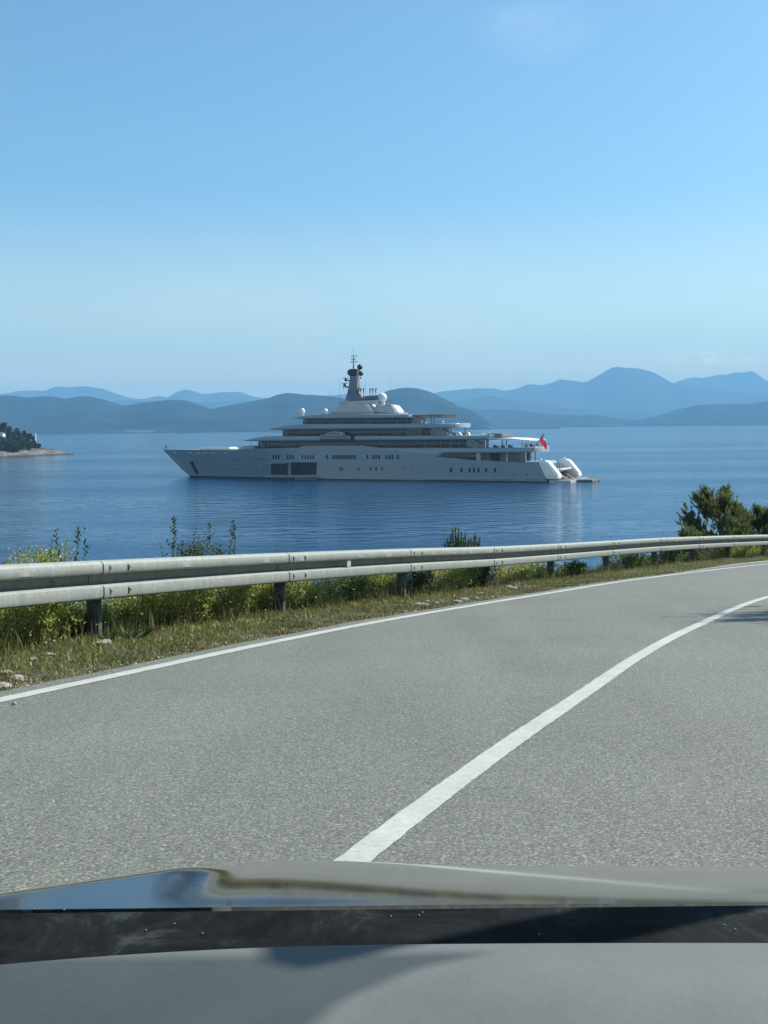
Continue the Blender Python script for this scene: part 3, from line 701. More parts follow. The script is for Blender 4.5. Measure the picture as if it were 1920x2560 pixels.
# glass rails and deck furniture that show above the bands
def rail(name, u0, u1, v, p, h=1.0, mat=M_grey, n=8):
    s0, z0 = Y(u1, v, p); s1, z1 = Y(u0, v, p); m = MB()
    m.tube([(s0, p, z0+h), (s1, p, z1+h)], .05, 5)
    for k in range(n+1): s = s0+(s1-s0)*k/n; m.tube([(s, p, z0), (s, p, z0+h)], .035, 5)
    m.build(name, mat, yacht)
rail('deck_rail', 1085, 1100, 1059, 8.6); rail('deck_rail', 1140, 1200, 1088, 8.8, 1.1); rail('deck_rail', 1297, 1366, 1117, 8.0, 1.2, n=14)
rail('deck_rail', 1296, 1345, 1154, 10.0, .9, n=10); rail('deck_rail', 1225, 1290, 1119.5, 9.4, .9, n=12)
for (u, v, w_, p, mt) in ((1150, 1087.5, 8, 5, M_canvas), (1162, 1087.5, 6, 3, M_beige), (1172, 1087.5, 5, 6, M_canvas), (1136, 1087.5, 6, 4, M_teak), (1240, 1119, 12, 5, M_beige), (1258, 1119, 8, 2, M_teak), (1276, 1119, 9, 5, M_beige), (1060, 1059, 16, 5, M_canvas), (1206, 1119, 8, 4, M_canvas), (1330, 1116.6, 9, 5, M_dark), (1316, 1116.6, 6, 3, M_canvas), (1345, 1116.6, 5, 5, M_teak)):
    s, z = Y(u, v, p)
    MB().box(s-w_*.07, s+w_*.07, p-.9, p+.9, z-.6, z+.55, .12).box(s+w_*.07-.5, s+w_*.07, p-.9, p+.9, z+.5, z+1.0, .1).build('sun_lounger', mt, yacht)
# pool cover on the upper deck stern
block('pool_surround', 1213, 1257, 1084, 1094, -5, 7.4, M_grey, .6)
# foredeck: hatch trunk, wave breaker, jackstaff
block('deck_trunk', 497, 574, 1117.8, 1125, -3.2, 3.2, M_dome, .4)
s0, z0 = Y(588, 1125, 5); shell('wave_breaker', plan(Y(640, 1120, 6)[0], Y(588, 1122, 3)[0], 6.5, 2, 9, 4, 1.6), lambda s: z_bt-.2, pw([(588, 1121.5), (600, 1116.5), (624, 1114.5), (650, 1114)], 5), M_hull, edge=.3)
s0, z0 = Y(411, 1122, 0); MB().tube([(s0, 0, z0-.5), (s0, 0, z0+3.0)], .06, 6).build('jackstaff', M_grey, yacht)
s0, z0 = Y(415, 1116.5, 0); MB().ball((s0, 0, z0), .45).tube([(s0, 0, z0-1.5), (s0, 0, z0)], .12, 6).build('bow_light', M_dark, yacht)

# ---- top structures
def trapezoid(name, px, p0, p1, mat, bev=.25):
    L = [Y(u, v, p1) for u, v in px]
    bm = bmesh.new(); n = len(L)
    A = [bm.verts.new((s, p0, z)) for s, z in L]; B = [bm.verts.new((s, p1, z)) for s, z in L]
    bm.faces.new(A); bm.faces.new(B[::-1])
    for i in range(n): bm.faces.new((A[i], B[i], B[(i+1) % n], A[(i+1) % n]))
    bmesh.ops.bevel(bm, geom=bm.edges[:], offset=bev, segments=3, affect='EDGES'); bm.normal_update()
    bmesh.ops.recalc_face_normals(bm, faces=bm.faces)
    me = bpy.data.meshes.new(name); bm.to_mesh(me); bm.free(); me.materials.append(mat)
    me.polygons.foreach_set('use_smooth', [True]*len(me.polygons)); me.set_sharp_from_angle(angle=RAD(40))
    o = bpy.data.objects.new(name, me); COL.objects.link(o); o.parent = yacht; return o
trapezoid('deckhouse', [(815, 1035.5), (828, 1032.6), (836, 1025), (848, 1010.6), (864, 1009), (915, 1009), (920, 1012), (936, 1033.5)], 1.6, 5.6, M_white, .5)
trapezoid('deckhouse', [(815, 1035.5), (828, 1032.6), (836, 1025), (848, 1010.6), (864, 1009), (915, 1009), (920, 1012), (936, 1033.5)], -5.6, 1.5, M_white, .5)
trapezoid('aft_deckhouse', [(930, 1035), (934, 1014), (944, 1012.4), (978, 1011.2), (984, 1016), (996, 1034)], -3.2, 3.6, M_white, .6)
trapezoid('aft_deckhouse', [(964, 1035), (968, 1016), (978, 1014), (984, 1019), (990, 1035)], 3.62, 4.6, M_white, .3)
trapezoid('mast_platform', [(852, 1010), (856, 1005), (866, 1002.4), (905, 1001.6), (942, 999.2), (943, 1008), (936, 1010)], -3.2, 3.2, M_white, .3)
sA, zA = Y(870, 1033, 5.7)
# mast tower with node, pole and instruments
def tower(px_l, px_r, yb, yt, mat, name='mast_tower'):
    rows = []
    for (ul, ur, v, hy) in zip(px_l, px_r, [a for a in yb], [a for a in yt]):
        s0, z = Y(ul, v, 0); s1, _ = Y(ur, v, 0)
        rows.append([(s1, -hy, z), (s1, hy, z), (s0, hy, z), (s0, -hy, z), (s1, -hy, z)])
    m = MB().grid(rows); m.add(rows[0][:4], [(0, 1, 2, 3)]); m.add(rows[-1][:4], [(0, 1, 2, 3)])
    return m.build(name, mat, yacht, smooth=False)
mast = tower([871.5, 873.5, 875.4, 877, 878.6], [913, 911, 899, 896, 892.5], [1002, 992, 975, 958, 941], [2.8, 2.7, 1.7, 1.45, 1.25], M_grey)
mast_top = tower([880, 874.3, 874.3, 876.5, 880], [893, 894, 894.5, 893.5, 890], [942, 936, 929, 924.5, 922.5], [1.1, 1.9, 1.9, 1.6, 1.0], M_dark, 'mast_head')
def mtube(name, pts, r, mat, parent=mast, p=0, n=8):
    return MB().tube([(Y(u, v, p)[0], p, Y(u, v, p)[1]) for u, v in pts], r, n).build(name, mat, parent)
mtube('pole', [(883.5, 923), (883.7, 889)], [.30, .17], M_grey); mtube('whip_aerial', [(883.6, 889), (883.4, 868.5)], [.06, .03], M_grey)
for v, a, b in ((889.5, 879.5, 891), (897.5, 880, 887), (904.5, 879, 891.5)):
    mtube('cross_arm', [(a, v), (b, v)], .09, M_grey)
    for uu in (a, b): s, z = Y(uu, v, 0); MB().ball((s, 0, z), .28, 8, 6).build('lamp', M_grey, mast)
mtube('radar_arm', [(879, 952.5), (864, 950.3)], .2, M_dark); mtube('radar_arm', [(877, 968), (861, 966)], .2, M_dark)
for u, v in ((864.5, 950), (861.5, 963)):
    s, z = Y(u, v, 0); rb = MB().ball((s, 0, z), .55, 12, 8).tube([(s, 0, z), (s, 0, z+.7)], .18, 6).build('radar', M_dark, mast)
    MB().box(s-1.3, s+1.3, -.14, .14, z+.55, z+.8, .04).build('scanner_bar', M_grey, rb)
for u, v in ((859, 968.5), (866, 968.3), (871, 968.8)): s, z = Y(u, v, 0); MB().ball((s, 0, z), .3, 8, 6).build('lamp', M_dark, mast)
s, z = Y(871.3, 929, 0); MB().ball((s, 0, z), .42, 10, 8, 1.4).build('satellite_ball', M_dark, mast)
for u, v, r in ((899.6, 917.5, 7.2), (902.4, 933.6, 6.4)):
    s, z = Y(u, v, 0); MB().ball((s, 0, z), r*.148, 16, 12).tube([(s, 0, z-r*.16), (s, 0, z)], .3, 8).build('satellite_ball', M_dark, mast)
mtube('stay_brace', [(892, 924), (897, 952), (905, 995)], .26, M_white); mtube('stay_brace', [(889, 934), (896, 960), (901, 992)], .22, M_white, p=1.2)
s, z = Y(900.8, 944.5, 0); MB().ball((s, 0, z), .4, 8, 6).build('lamp', M_dark, mast)
for u in (896.3, 902, 908.4, 925, 931.6, 939.2):
    p = 2.2 if u < 915 else 1.4
    s0, z0 = Y(u+1.0, 994, p); s1, z1 = Y(u-.4, 975, p); s2_, z2 = Y(u+2.2, 971.5, p)
    MB().tube([(s0, p, z0), (s1, p, z1), (s2_, p, z2+.15)], [.28, .26, .24], 8).build('exhaust_pipe', M_dark, yacht)
mtube('pipe_bed', [(912, 996), (945, 994.5)], 1.0, M_grey, yacht, 1.4, 6); mtube('pipe_bed', [(880, 1000), (912, 998)], .9, M_grey, yacht, 2.2, 6)
s, z = Y(955.2, 993.8, 0); big = MB().ball((s, 0, z), 1.84, 24, 16).build('radome', M_dome, yacht, smooth=True)
MB().tube([(s, 0, Y(955, 1014, 0)[1]), (s, 0, z-1.3)], [1.25, 1.0], 14).build('pedestal', M_white, big)
for u, v, r, p in ((854.5, 1003.5, 6.0, 2.0), (813.5, 1027.5, 6.5, 3.0), (806.5, 1030.5, 3.4, 3.4), (755.5, 1028.5, 7.2, 2.5), (1107.3, 1054.5, 2.6, 7.0), (1207, 1086, 2.6, 8.4), (1223, 1083, 2.0, 8.4), (1351.5, 1148, 2.6, 9.4), (1411, 1145.5, 2.6, -7.5)):
    s, z = Y(u, v, p); rd = MB().ball((s, p, z), r*.148, 18, 12, 1.25 if u == 755.5 else 1.0).build('radome', M_dome, yacht, smooth=True)
    MB().tube([(s, p, z-r*.148-.7), (s, p, z-.2)], r*.1, 10).build('pedestal', M_white, rd)
for u, v0, v1, p in ((849, 943, 1012, 3), (914.5, 945, 1000, -2), (976.5, 950, 1014, 3), (871, 972, 1002, -3)): mtube('whip_aerial', [(u, v1), (u, v0)], [.07, .03], M_grey, yacht, p, 5)
for u in (998, 1004, 1010, 1016): s, z = Y(u, 1034.6, 5); MB().ball((s, 5, z), .45, 10, 8).build('life_raft', M_dome, yacht)

# ---- stern: two sloping wings, stairs between, swim platform
def wing(y0, y1, du=0.0, dl=0.0):
    px = [(1340, 1151.8), (1366, 1151.4), (1397, 1190), (1397, 1198), (1362, 1198)]
    L = [Y(u+du, v, 10.5) for u, v in px]
    bm = bmesh.new(); n = len(L)
    A = [bm.verts.new((s-dl, y0, z)) for s, z in L]; B = [bm.verts.new((s-dl, y1, z)) for s, z in L]
    bm.faces.new(A); bm.faces.new(B[::-1])
    for i in range(n): bm.faces.new((A[i], B[i], B[(i+1) % n], A[(i+1) % n]))
    bmesh.ops.bevel(bm, geom=bm.edges[:], offset=.55, segments=4, affect='EDGES'); bmesh.ops.recalc_face_normals(bm, faces=bm.faces)
    me = bpy.data.meshes.new('stern_wing'); bm.to_mesh(me); bm.free(); me.materials.append(M_wing)
    me.polygons.foreach_set('use_smooth', [True]*len(me.polygons)); me.set_sharp_from_angle(angle=RAD(40))
    o = bpy.data.objects.new('stern_wing', me); COL.objects.link(o); o.parent = yacht
wing(5.8, 10.42); wing(-11.2, -6.6, 0, 2.2)
sp, zp = Y(1429, 1193, 10.5); zdeck = 0.85
s_p0 = Y(1487, 1196, 0)[0]; s_p1 = Y(1380, 1196, 10.5)[0]
MB().box(s_p0+5.5, s_p1+1, -10.8, 10.6, -.25, zdeck, .12).build('swim_platform', M_white, yacht)
MB().box(s_p0, s_p0+5.5, -8.0, 3.5, .05, zdeck-.05, .1).build('boarding_platform', M_teak, yacht)
MB().box(s_p0+6.0, s_p1+.6, -6.5, 5.7, zdeck+.01, zdeck+.1).build('teak_deck', M_teak, yacht)
sb, zb_ = Y(1400, 1150, 0)
MB().box(s_at-5.2, s_at+1, -6.5, 5.7, 0.4, 3.3, .1).build('stern_garage', M_open, yacht)
m = MB()
for k in range(9): m.box(s_at-5.2-k*.0-(8-k)*.42, s_at-4.4-(8-k)*.42, -6.3, -2.2, zdeck+k*.28, zdeck+k*.28+.26).box(s_at-5.2-(8-k)*.42, s_at-4.4-(8-k)*.42, 1.5, 5.5, zdeck+k*.28, zdeck+k*.28+.26)
m.build('stern_stairs', M_teak, yacht)
MB().box(s_at-7.2, s_at-4.2, -6.6, 5.8, 4.0, 4.7, .2).build('stern_bench', M_dome, yacht)
MB().box(s_at-5.2, s_at+1.0, -6.6, 5.8, 3.3, 4.6, .15).build('stern_deck', M_white, yacht)
for y_ in (-4.5, -1.8, 1.2): MB().box(s_at-3.8, s_at-1.2, y_-.9, y_+.9, 4.6, 6.2, .3).build('folded_parasol', M_grey, yacht)
for y_ in (-7, -4, 0, 3): MB().tube([(s_p0+.3, y_, zdeck), (s_p0+.3, y_, zdeck+1.0)], .05, 6).build('platform_bollard', M_grey, yacht)
MB().tube([(s_p0+.2, 1.5, -.3), (s_p0+.2, 1.5, .7)], .3, 8).tube([(s_p0+.2, -2.5, -.3), (s_p0+.2, -2.5, .7)], .3, 8).build('platform_fender', M_dome, yacht)
# ensign
sf0, zf0 = Y(1329.8, 1127.6, 8.6); sf1, zf1 = Y(1360, 1083.5, 8.6)
staff = MB().tube([(sf0, 8.6, zf0), (sf1, 8.6, zf1)], .16, 8).build('ensign_staff', M_grey, yacht)
def flag_mat():
    m, t, p = nodes('ensign_cloth')
    uv = t.nodes.new('ShaderNodeUVMap'); sp_ = t.nodes.new('ShaderNodeSeparateXYZ'); t.links.new(uv.outputs[0], sp_.inputs[0])
    def cmp(out, op, v):
        n = t.nodes.new('ShaderNodeMath'); n.operation = op; n.inputs[1].default_value = v; t.links.new(out, n.inputs[0]); return n.outputs[0]
    def mul(a, b):
        n = t.nodes.new('ShaderNodeMath'); n.operation = 'MULTIPLY'; t.links.new(a, n.inputs[0]); t.links.new(b, n.inputs[1]); return n.outputs[0]
    inside = mul(cmp(sp_.outputs[0], 'LESS_THAN', 0.42), cmp(sp_.outputs[1], 'GREATER_THAN', 0.55))
    def band(out, c, w): 
        n = t.nodes.new('ShaderNodeMath'); n.operation = 'COMPARE'; n.inputs[1].default_value = c; n.inputs[2].default_value = w; t.links.new(out, n.inputs[0]); return n.outputs[0]
    mx = N(t, 'ShaderNodeMixRGB'); mx.inputs[1].default_value = (0.62, 0.035, 0.045, 1); mx.inputs[2].default_value = (0.02, 0.03, 0.16, 1); t.links.new(inside, mx.inputs[0])
    cr = t.nodes.new('ShaderNodeMath'); cr.operation = 'MAXIMUM'; t.links.new(band(sp_.outputs[0], .21, .045), cr.inputs[0]); t.links.new(band(sp_.outputs[1], .775, .06), cr.inputs[1])
    mw = N(t, 'ShaderNodeMixRGB'); mw.inputs[2].default_value = (0.7, 0.7, 0.7, 1); t.links.new(mul(inside, cr.outputs[0]), mw.inputs[0]); t.links.new(mx.outputs[0], mw.inputs[1])
    c2_ = t.nodes.new('ShaderNodeMath'); c2_.operation = 'MAXIMUM'; t.links.new(band(sp_.outputs[0], .21, .022), c2_.inputs[0]); t.links.new(band(sp_.outputs[1], .775, .03), c2_.inputs[1])
    mr = N(t, 'ShaderNodeMixRGB'); mr.inputs[2].default_value = (0.62, 0.035, 0.045, 1); t.links.new(mul(inside, c2_.outputs[0]), mr.inputs[0]); t.links.new(mw.outputs[0], mr.inputs[1])
    t.links.new(mr.outputs[0], p.inputs['Base Color']); p.inputs['Roughness'].default_value = .8
    tr = t.nodes.new('ShaderNodeBsdfTranslucent'); t.links.new(mr.outputs[0], tr.inputs[0]); ms = t.nodes.new('ShaderNodeMixShader'); ms.inputs[0].default_value = .4
    t.links.new(p.outputs[0], ms.inputs[1]); t.links.new(tr.outputs[0], ms.inputs[2]); t.links.new(ms.outputs[0], t.nodes['Material Output'].inputs[0])
    return m
# cloth hanging slack from the upper staff
g0 = Y(1358.5, 1087, 8.6); g1 = Y(1349, 1101, 8.6); h0 = Y(1366, 1113, 8.6); h1 = Y(1367.5, 1130, 8.6); h2 = Y(1361.5, 1119, 8.6)
rows = []
for i in range(15):
    t = i/14; row = []
    top = Vector((g0[0], 0, g0[1])).lerp(Vector((h0[0], 0, h0[1])), t); botv = Vector((g1[0], 0, g1[1])).lerp(Vector((h1[0], 0, h1[1])), t**.9)
    for j in range(9):
        q = botv.lerp(top, j/8); row.append((q.x+.12*math.sin(6*t+j*.7), 8.6+.35*math.sin(9*t+j*.5)*t+.1, q.z))
    rows.append(row)
m = MB().grid(rows); fl = m.build('ensign', flag_mat(), staff, smooth=True, fix=False)
uvl = fl.data.uv_layers.new(name='uv')
for poly in fl.data.polygons:
    for li in poly.loop_indices:
        vi = fl.data.loops[li].vertex_index; uvl.data[li].uv = ((vi//9)/14, (vi % 9)/8)
for i_ in (1, 2, 3):
    pass

# ---- tender carried amidships on the upper deck: a boat of its own
def small_boat(root, L, B, H, mat_h, mat_g, mat_s, cabin=True):
    rows = []
    for i in range(21):
        f = i/20; s = -L/2+L*f; hb = B/2*min(1, (1-f)/.45)**.6 if f < 1 else 0; zk = -.1+H*.55*max(0, f-.6)**1.5*2.2; zs = H*(.86+.22*f)
        rows.append([(s, -hb, zs), (s, -hb*.85, zk+(zs-zk)*.35), (s, 0, zk), (s, hb*.85, zk+(zs-zk)*.35), (s, hb, zs)])
    m = MB().grid(rows); m.grid([[r[0], (r[0][0], 0, r[0][2]+.06), r[4]] for r in rows]); m.add(rows[0], [(0, 1, 2, 3, 4)])
    m.build('hull', mat_h, root, smooth=True)
    m = MB()
    for sg in (1, -1): m.grid([[(r[4][0], sg*(r[4][1]+.03), r[4][2]-.3*H-.05), (r[4][0], sg*(r[4][1]+.03), r[4][2]-.16*H-.05)] for r in rows[:-1]])
    m.build('stripe', mat_s, root)
    if cabin:
        px = [(-.30, 1.0), (-.26, 1.55), (-.02, 1.72), (.14, 1.5), (.34, 1.0)]
        m = MB().prism([(a*L, b*H) for a, b in px], -B*.33, B*.33); m.build('cabin', mat_h, root)
        px = [(-.24, 1.12), (-.21, 1.45), (-.02, 1.58), (.11, 1.42), (.25, 1.1)]
        m = MB().prism([(a*L, b*H) for a, b in px], -B*.335, B*.335); m.build('window', mat_g, root)
su, zu = Y(838, 1100.5, 10.6)
w = S0+hx*su+pt*10.7
tender = empty('tender_boat', (w.x, w.y, zu), RAD(180-YA), 'white cabin tender slung in the cut-out amidships on the yacht side', 'boat')
M_tend = gloss('tender_paint', (0.42, 0.45, 0.46), .3); M_tglass = noisy('tender_glass', (0.03, 0.06, 0.05), (0.07, 0.11, 0.085), scale=1, rough=.2)
small_boat(tender, 12.4, 4.0, 1.9, M_tend, M_tglass, M_boot)
# recess behind the tender: the band is cut by a darker bay
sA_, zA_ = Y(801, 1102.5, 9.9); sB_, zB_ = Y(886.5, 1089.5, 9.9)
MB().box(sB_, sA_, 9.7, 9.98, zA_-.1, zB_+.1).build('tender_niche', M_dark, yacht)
su, zu = Y(757, 1198, 14.5); w = S0+hx*su+pt*13.4
launch = empty('launch_boat', (w.x, w.y, -0.1), RAD(180-YA), 'small grey launch moored at the open side platform of the yacht', 'boat')
small_boat(launch, 8.0, 2.4, .85, M_hull, M_tglass, M_boot, cabin=False)
MB().box(-1.0, .2, -.4, .4, .6, 1.25, .1).build('console', M_grey, launch)
MB().box(-3.2, -2.4, -.8, .8, .6, .95, .1).build('seat', M_dark, launch)

# ================================================================== headland, lighthouse, wind turbines
M_rock = noisy('shore_rock', (0.045, 0.045, 0.04), (0.24, 0.235, 0.215), scale=0.3, rough=.9, bump=.5, bscale=.3, world=True)
M_woodfloor = noisy('headland_soil', (0.03, 0.035, 0.02), (0.09, 0.085, 0.06), scale=.06, world=True, rough=1)
HD = 900.0
def hu(u): return (u-960)/F*HD
prof = [(-700, 1010), (-420, 1035), (-200, 1060), (-60, 1086), (0, 1094), (30, 1100), (60, 1110), (80, 1116), (100, 1120), (118, 1121.5), (140, 1126), (160, 1128.5), (172, 1132), (184, 1133.4)]
def hz(u, v): return max(-.3, at_depth(u, v, HD).z)
rows = []
for i in range(141):
    u = -700+884*i/140; v = float(np.interp(u, [a for a, _ in prof], [b for _, b in prof])); zt = hz(u, v); x = hu(u)
    t = min(1, (184-u)/120); wd = 6+60*t+max(0, -u)*.12; row = []
    for k in range(17):
        q = k/16*2-1
        z = -1.2+(zt+1.2)*(max(0, 1-abs(q)**1.7)) + (1.7*noise.fractal(Vector((x*.13, q*wd*.13, 3)), .8, 2.1, 5)*min(1, t*2+.3) if abs(q) < .98 else 0)
        row.append((x+.4*noise.noise(Vector((q*3, x*.2, 1))), HD-8*t+q*wd, z))
    rows.append(row)
M_head = bpy.data.materials.new('headland_ground'); bpy.data.materials.remove(M_head)
def head_mat():
    m, t, p = nodes('headland_ground'); co = coords(t)
    n1 = N(t, 'ShaderNodeTexNoise', Scale=.16, Detail=7.0, Roughness=.7); t.links.new(co, n1.inputs['Vector'])
    rk = ramp(t, [(.35, (.05, .045, .04)), (.5, (.095, .092, .082)), (.65, (.22, .215, .195))], n1.outputs['Fac'])
    so = ramp(t, [(.4, (.025, .035, .02)), (.65, (.09, .085, .055))], n1.outputs['Fac'])
    sp_ = t.nodes.new('ShaderNodeSeparateXYZ'); t.links.new(co, sp_.inputs[0])
    h = ramp(t, [(.0, (0, 0, 0)), (1, (1, 1, 1))], sp_.outputs['Z']); 
    mr = t.nodes.new('ShaderNodeMapRange'); mr.inputs['From Min'].default_value = 3.0; mr.inputs['From Max'].default_value = 5.0; t.links.new(sp_.outputs['Z'], mr.inputs[0])
    mx = N(t, 'ShaderNodeMixRGB'); t.links.new(mr.outputs[0], mx.inputs[0]); t.links.new(rk.outputs[0], mx.inputs[1]); t.links.new(so.outputs[0], mx.inputs[2])
    wet = t.nodes.new('ShaderNodeMapRange'); wet.inputs['From Min'].default_value = .3; wet.inputs['From Max'].default_value = 1.0; wet.inputs['To Min'].default_value = .18; t.links.new(sp_.outputs['Z'], wet.inputs[0])
    ml = N(t, 'ShaderNodeMixRGB', blend_type='MULTIPLY', Fac=1.0); t.links.new(mx.outputs[0], ml.inputs[1]); t.links.new(wet.outputs[0], ml.inputs[2])
    t.links.new(ml.outputs[0], p.inputs['Base Color']); p.inputs['Roughness'].default_value = .95
    b = N(t, 'ShaderNodeBump', Strength=1.0, Distance=.6); t.links.new(n1.outputs['Fac'], b.inputs['Height']); t.links.new(b.outputs[0], p.inputs['Normal'])
    return m
M_head = head_mat()
tag(MB().grid(rows).build('headland', M_head, smooth=False, fix=False), kind='structure')
M_pine_far = leafy('headland_pine', [(0.018, 0.032, 0.016), (0.035, 0.052, 0.024), (0.055, 0.07, 0.035)], trans=.1)
M_bark = noisy('bark', (0.05, 0.035, 0.025), (0.14, 0.10, 0.07), scale=8, rough=.95, bump=.01)
def clump_tree(name, base, h, r, label, group, n=900, mat=M_pine_far, seed=0, lf=.9):
    rg = np.random.default_rng(seed+5)
    t = empty(name, base, 0, label, 'tree', group)
    MB().tube([(0, 0, -.5), (.1*r*(rg.random()-.5), .1*r, h*.45), (.2*r*(rg.random()-.5), 0, h*.85)], [h*.035, h*.025, h*.01], 7).build('trunk', M_bark, t)
    k = 16; c = rg.normal(size=(k, 3)); c /= np.linalg.norm(c, axis=1)[:, None]; c *= (rg.random((k, 1))**.4)*.75
    c[:, 0] *= r; c[:, 1] *= r; c[:, 2] = h*.62+c[:, 2]*h*.34; rr = rg.uniform(.25, .45, k)*r
    i = rg.integers(0, k, n); d = rg.normal(size=(n, 3)); d /= np.linalg.norm(d, axis=1)[:, None]
    pos = c[i]+d*rr[i][:, None]*rg.uniform(.7, 1.05, (n, 1)); Vv, Ff = leaves(pos, d+rg.normal(size=(n, 3))*.5+np.array([0, 0, .3]), rg.uniform(.6, 1.3, n)*lf, rg.uniform(.5, .9, n)*lf, rg)
    np_mesh('crown', Vv, Ff, mat, t); return t
hd_trees = [(-8, 1052, 1112, 34, -3), (6, 1051, 1100, 17, 2), (24, 1060, 1108, 19, 0), (42, 1068, 1112, 20, 3), (2, 1082, 1124, 22, -8), (22, 1086, 1126, 20, -12), (61, 1074, 1108, 10, 4), (50, 1085, 1126, 22, -9), (72, 1083, 1113, 15, 1), (84, 1086, 1116, 8, 5), (38, 1090, 1128, 18, -14), (66, 1094, 1126, 20, -11), (84, 1100, 1122, 14, -7), (96, 1110, 1122, 9, -4), (-24, 1045, 1110, 30, 4), (-55, 1035, 1110, 34, 0), (-95, 1020, 1105, 40, 4), (-30, 1070, 1126, 30, -14), (12, 1068, 1112, 20, -4), (34, 1076, 1116, 18, -4), (10, 1092, 1130, 24, -18), (-6, 1084, 1130, 26, -18), (28, 1098, 1130, 20, -19), (54, 1100, 1130, 20, -17), (76, 1104, 1128, 16, -14), (92, 1114, 1127, 13, -10), (16, 1060, 1108, 18, 4), (52, 1078, 1116, 16, 0), (0, 1100, 1132, 22, -22), (44, 1104, 1131, 18, -21), (-20, 1058, 1112, 26, -2), (-50, 1060, 1125, 32, -12), (-90, 1050, 1125, 36, -12), (-10, 1096, 1133, 26, -40), (12, 1098, 1132, 26, -38), (32, 1102, 1131, 24, -34), (52, 1106, 1130, 22, -30), (68, 1110, 1129, 18, -24), (-36, 1094, 1134, 30, -42), (22, 1110, 1133, 20, -44), (2, 1112, 1135, 22, -48), (42, 1112, 1132, 18, -40)]
descr = ['tallest pine on the wooded headland at the frame border', 'dark pine cresting the headland just inside the frame', 'rounded pine below the crest of the headland', 'broad pine stepping down the headland ridge', 'low pine by the shore rocks of the headland', 'dark shore pine in the middle of the headland wood', 'thin pointed pine standing up from the headland ridge', 'wide dark pine in front of the pointed headland pine', 'stubby pine beside the white lighthouse', 'small bushy pine touching the lighthouse tower', 'low dark pine overhanging the headland rocks', 'shrubby pine above the light shore rocks', 'low round pine under the lighthouse', 'last small bush pine on the headland before the bare spit']
for i, (u, v0, v1, wpx, dy) in enumerate(hd_trees):
    dep = HD+dy; top = at_depth(u, v0, dep); bot = at_depth(u, v1, dep)
    clump_tree('pine_tree', (top.x, dep, bot.z), top.z-bot.z, wpx*.5*dep/F*1.15, descr[i] if i < len(descr) else 'dark pine in the dense wood of the headland', 'pines of the headland wood', 1300, seed=i)
# lighthouse
top = at_depth(88, 1083, HD-2); bot = at_depth(88, 1108, HD-2)
lh = empty('lighthouse', (top.x, HD-2, bot.z), 0, 'small white lighthouse tower at the wooded end of the headland', 'lighthouse'); hh = top.z-bot.z
M_lh = noisy('lighthouse_render', (0.60, 0.60, 0.57), (0.75, 0.75, 0.72), scale=1, rough=.8)
MB().tube([(0, 0, -1), (0, 0, hh*.72)], [.85, .65], 16).build('tower', M_lh, lh)
MB().tube([(0, 0, hh*.72), (0, 0, hh*.76)], .95, 16).build('gallery', M_lh, lh)
MB().tube([(0, 0, hh*.76), (0, 0, hh*.92)], .5, 10).build('lantern', M_dome, lh)
MB().tube([(0, 0, hh*.92), (0, 0, hh*1.0)], [.6, .05], 10).build('lantern_roof', M_lh, lh)
a = at_depth(0, 1083, HD-11); b = at_depth(17, 1088.5, HD-11)
hs = empty('white_house', ((a.x+b.x)/2-1.5, HD-11, b.z), 0, 'low white house half hidden among the headland pines', 'house')
MB().box(-3.0, 2.0, -3, 3, -3, 1.5).build('wall', M_lh, hs); MB().prism([(-3.3, 1.5), (2.3, 1.5), (-.5, 2.3)], -3.3, 3.3).build('roof', noisy('roof_tile', (.25, .16, .12), (.36, .24, .18), scale=2), hs)
MB().box(-1.2, -.3, -3.06, -3.0, .2, 1.4).build('window', M_glass, hs)
# pale shore rocks of the spit
for i in range(44):
    u = random.uniform(-5, 176); dep = HD-random.uniform(4, 22)*min(1, (190-u)/90)-(-4 if u > 120 else 0)
    r = random.uniform(.7, 2.0)*(1 if u < 120 else .7); x = (u-960)/F*dep
    bm = bmesh.new(); bmesh.ops.create_icosphere(bm, subdivisions=2, radius=r)
    for vv in bm.verts: vv.co *= 1+.35*noise.noise(vv.co*1.1+Vector((i, 0, 0))); vv.co.z *= .5; vv.co.x *= 1.6
    me = bpy.data.meshes.new('shore_rock'); bm.to_mesh(me); bm.free(); me.materials.append(M_rock)
    o = bpy.data.objects.new('shore_rock', me); COL.objects.link(o); o.location = (x, dep, .35)
    tag(o, 'pale limestone rock at the waterline of the headland', 'rock', 'shore rocks of the headland')
# wind turbines far away on the ridge
M_turb = noisy('turbine_white', (.5, .5, .5), (.6, .6, .6), scale=1)
TD = 6400.0
tl_ = ['wind turbine on the ridge beside the yacht mast', 'wind turbine on the ridge second towards the bow from the mast', 'wind turbine of the close pair on the ridge, on the side of the mast', 'wind turbine of the close pair on the ridge, on the side of the bow', 'lone wind turbine on the ridge above the forward radome']
for i, (u, v0, v1) in enumerate(((869.5, 974, 993), (859.5, 974, 993), (833.8, 976, 992), (824, 977, 991), (768.7, 977.5, 988))):
    a = at_depth(u, v0, TD); b = at_depth(u, v1, TD)
    tb = empty('wind_turbine', (a.x, TD, b.z), random.uniform(-.4, .4), tl_[i], 'wind turbine', 'wind turbines on the hill ridge'); h = a.z-b.z
    MB().tube([(0, 0, -10), (0, 0, h)], [1.8, .9], 8).build('tower', M_turb, tb)
    MB().box(-1.2, 1.2, -2.5, 2.5, h-1, h+1.2).build('nacelle', M_turb, tb)
    for k in range(3):
        an = k*2*math.pi/3+i*.9; MB().tube([(0, -2.9, h), (math.cos(an)*h*.45, -2.9, h+math.sin(an)*h*.45)], [.9, .25], 5).build('blade', M_turb, tb)
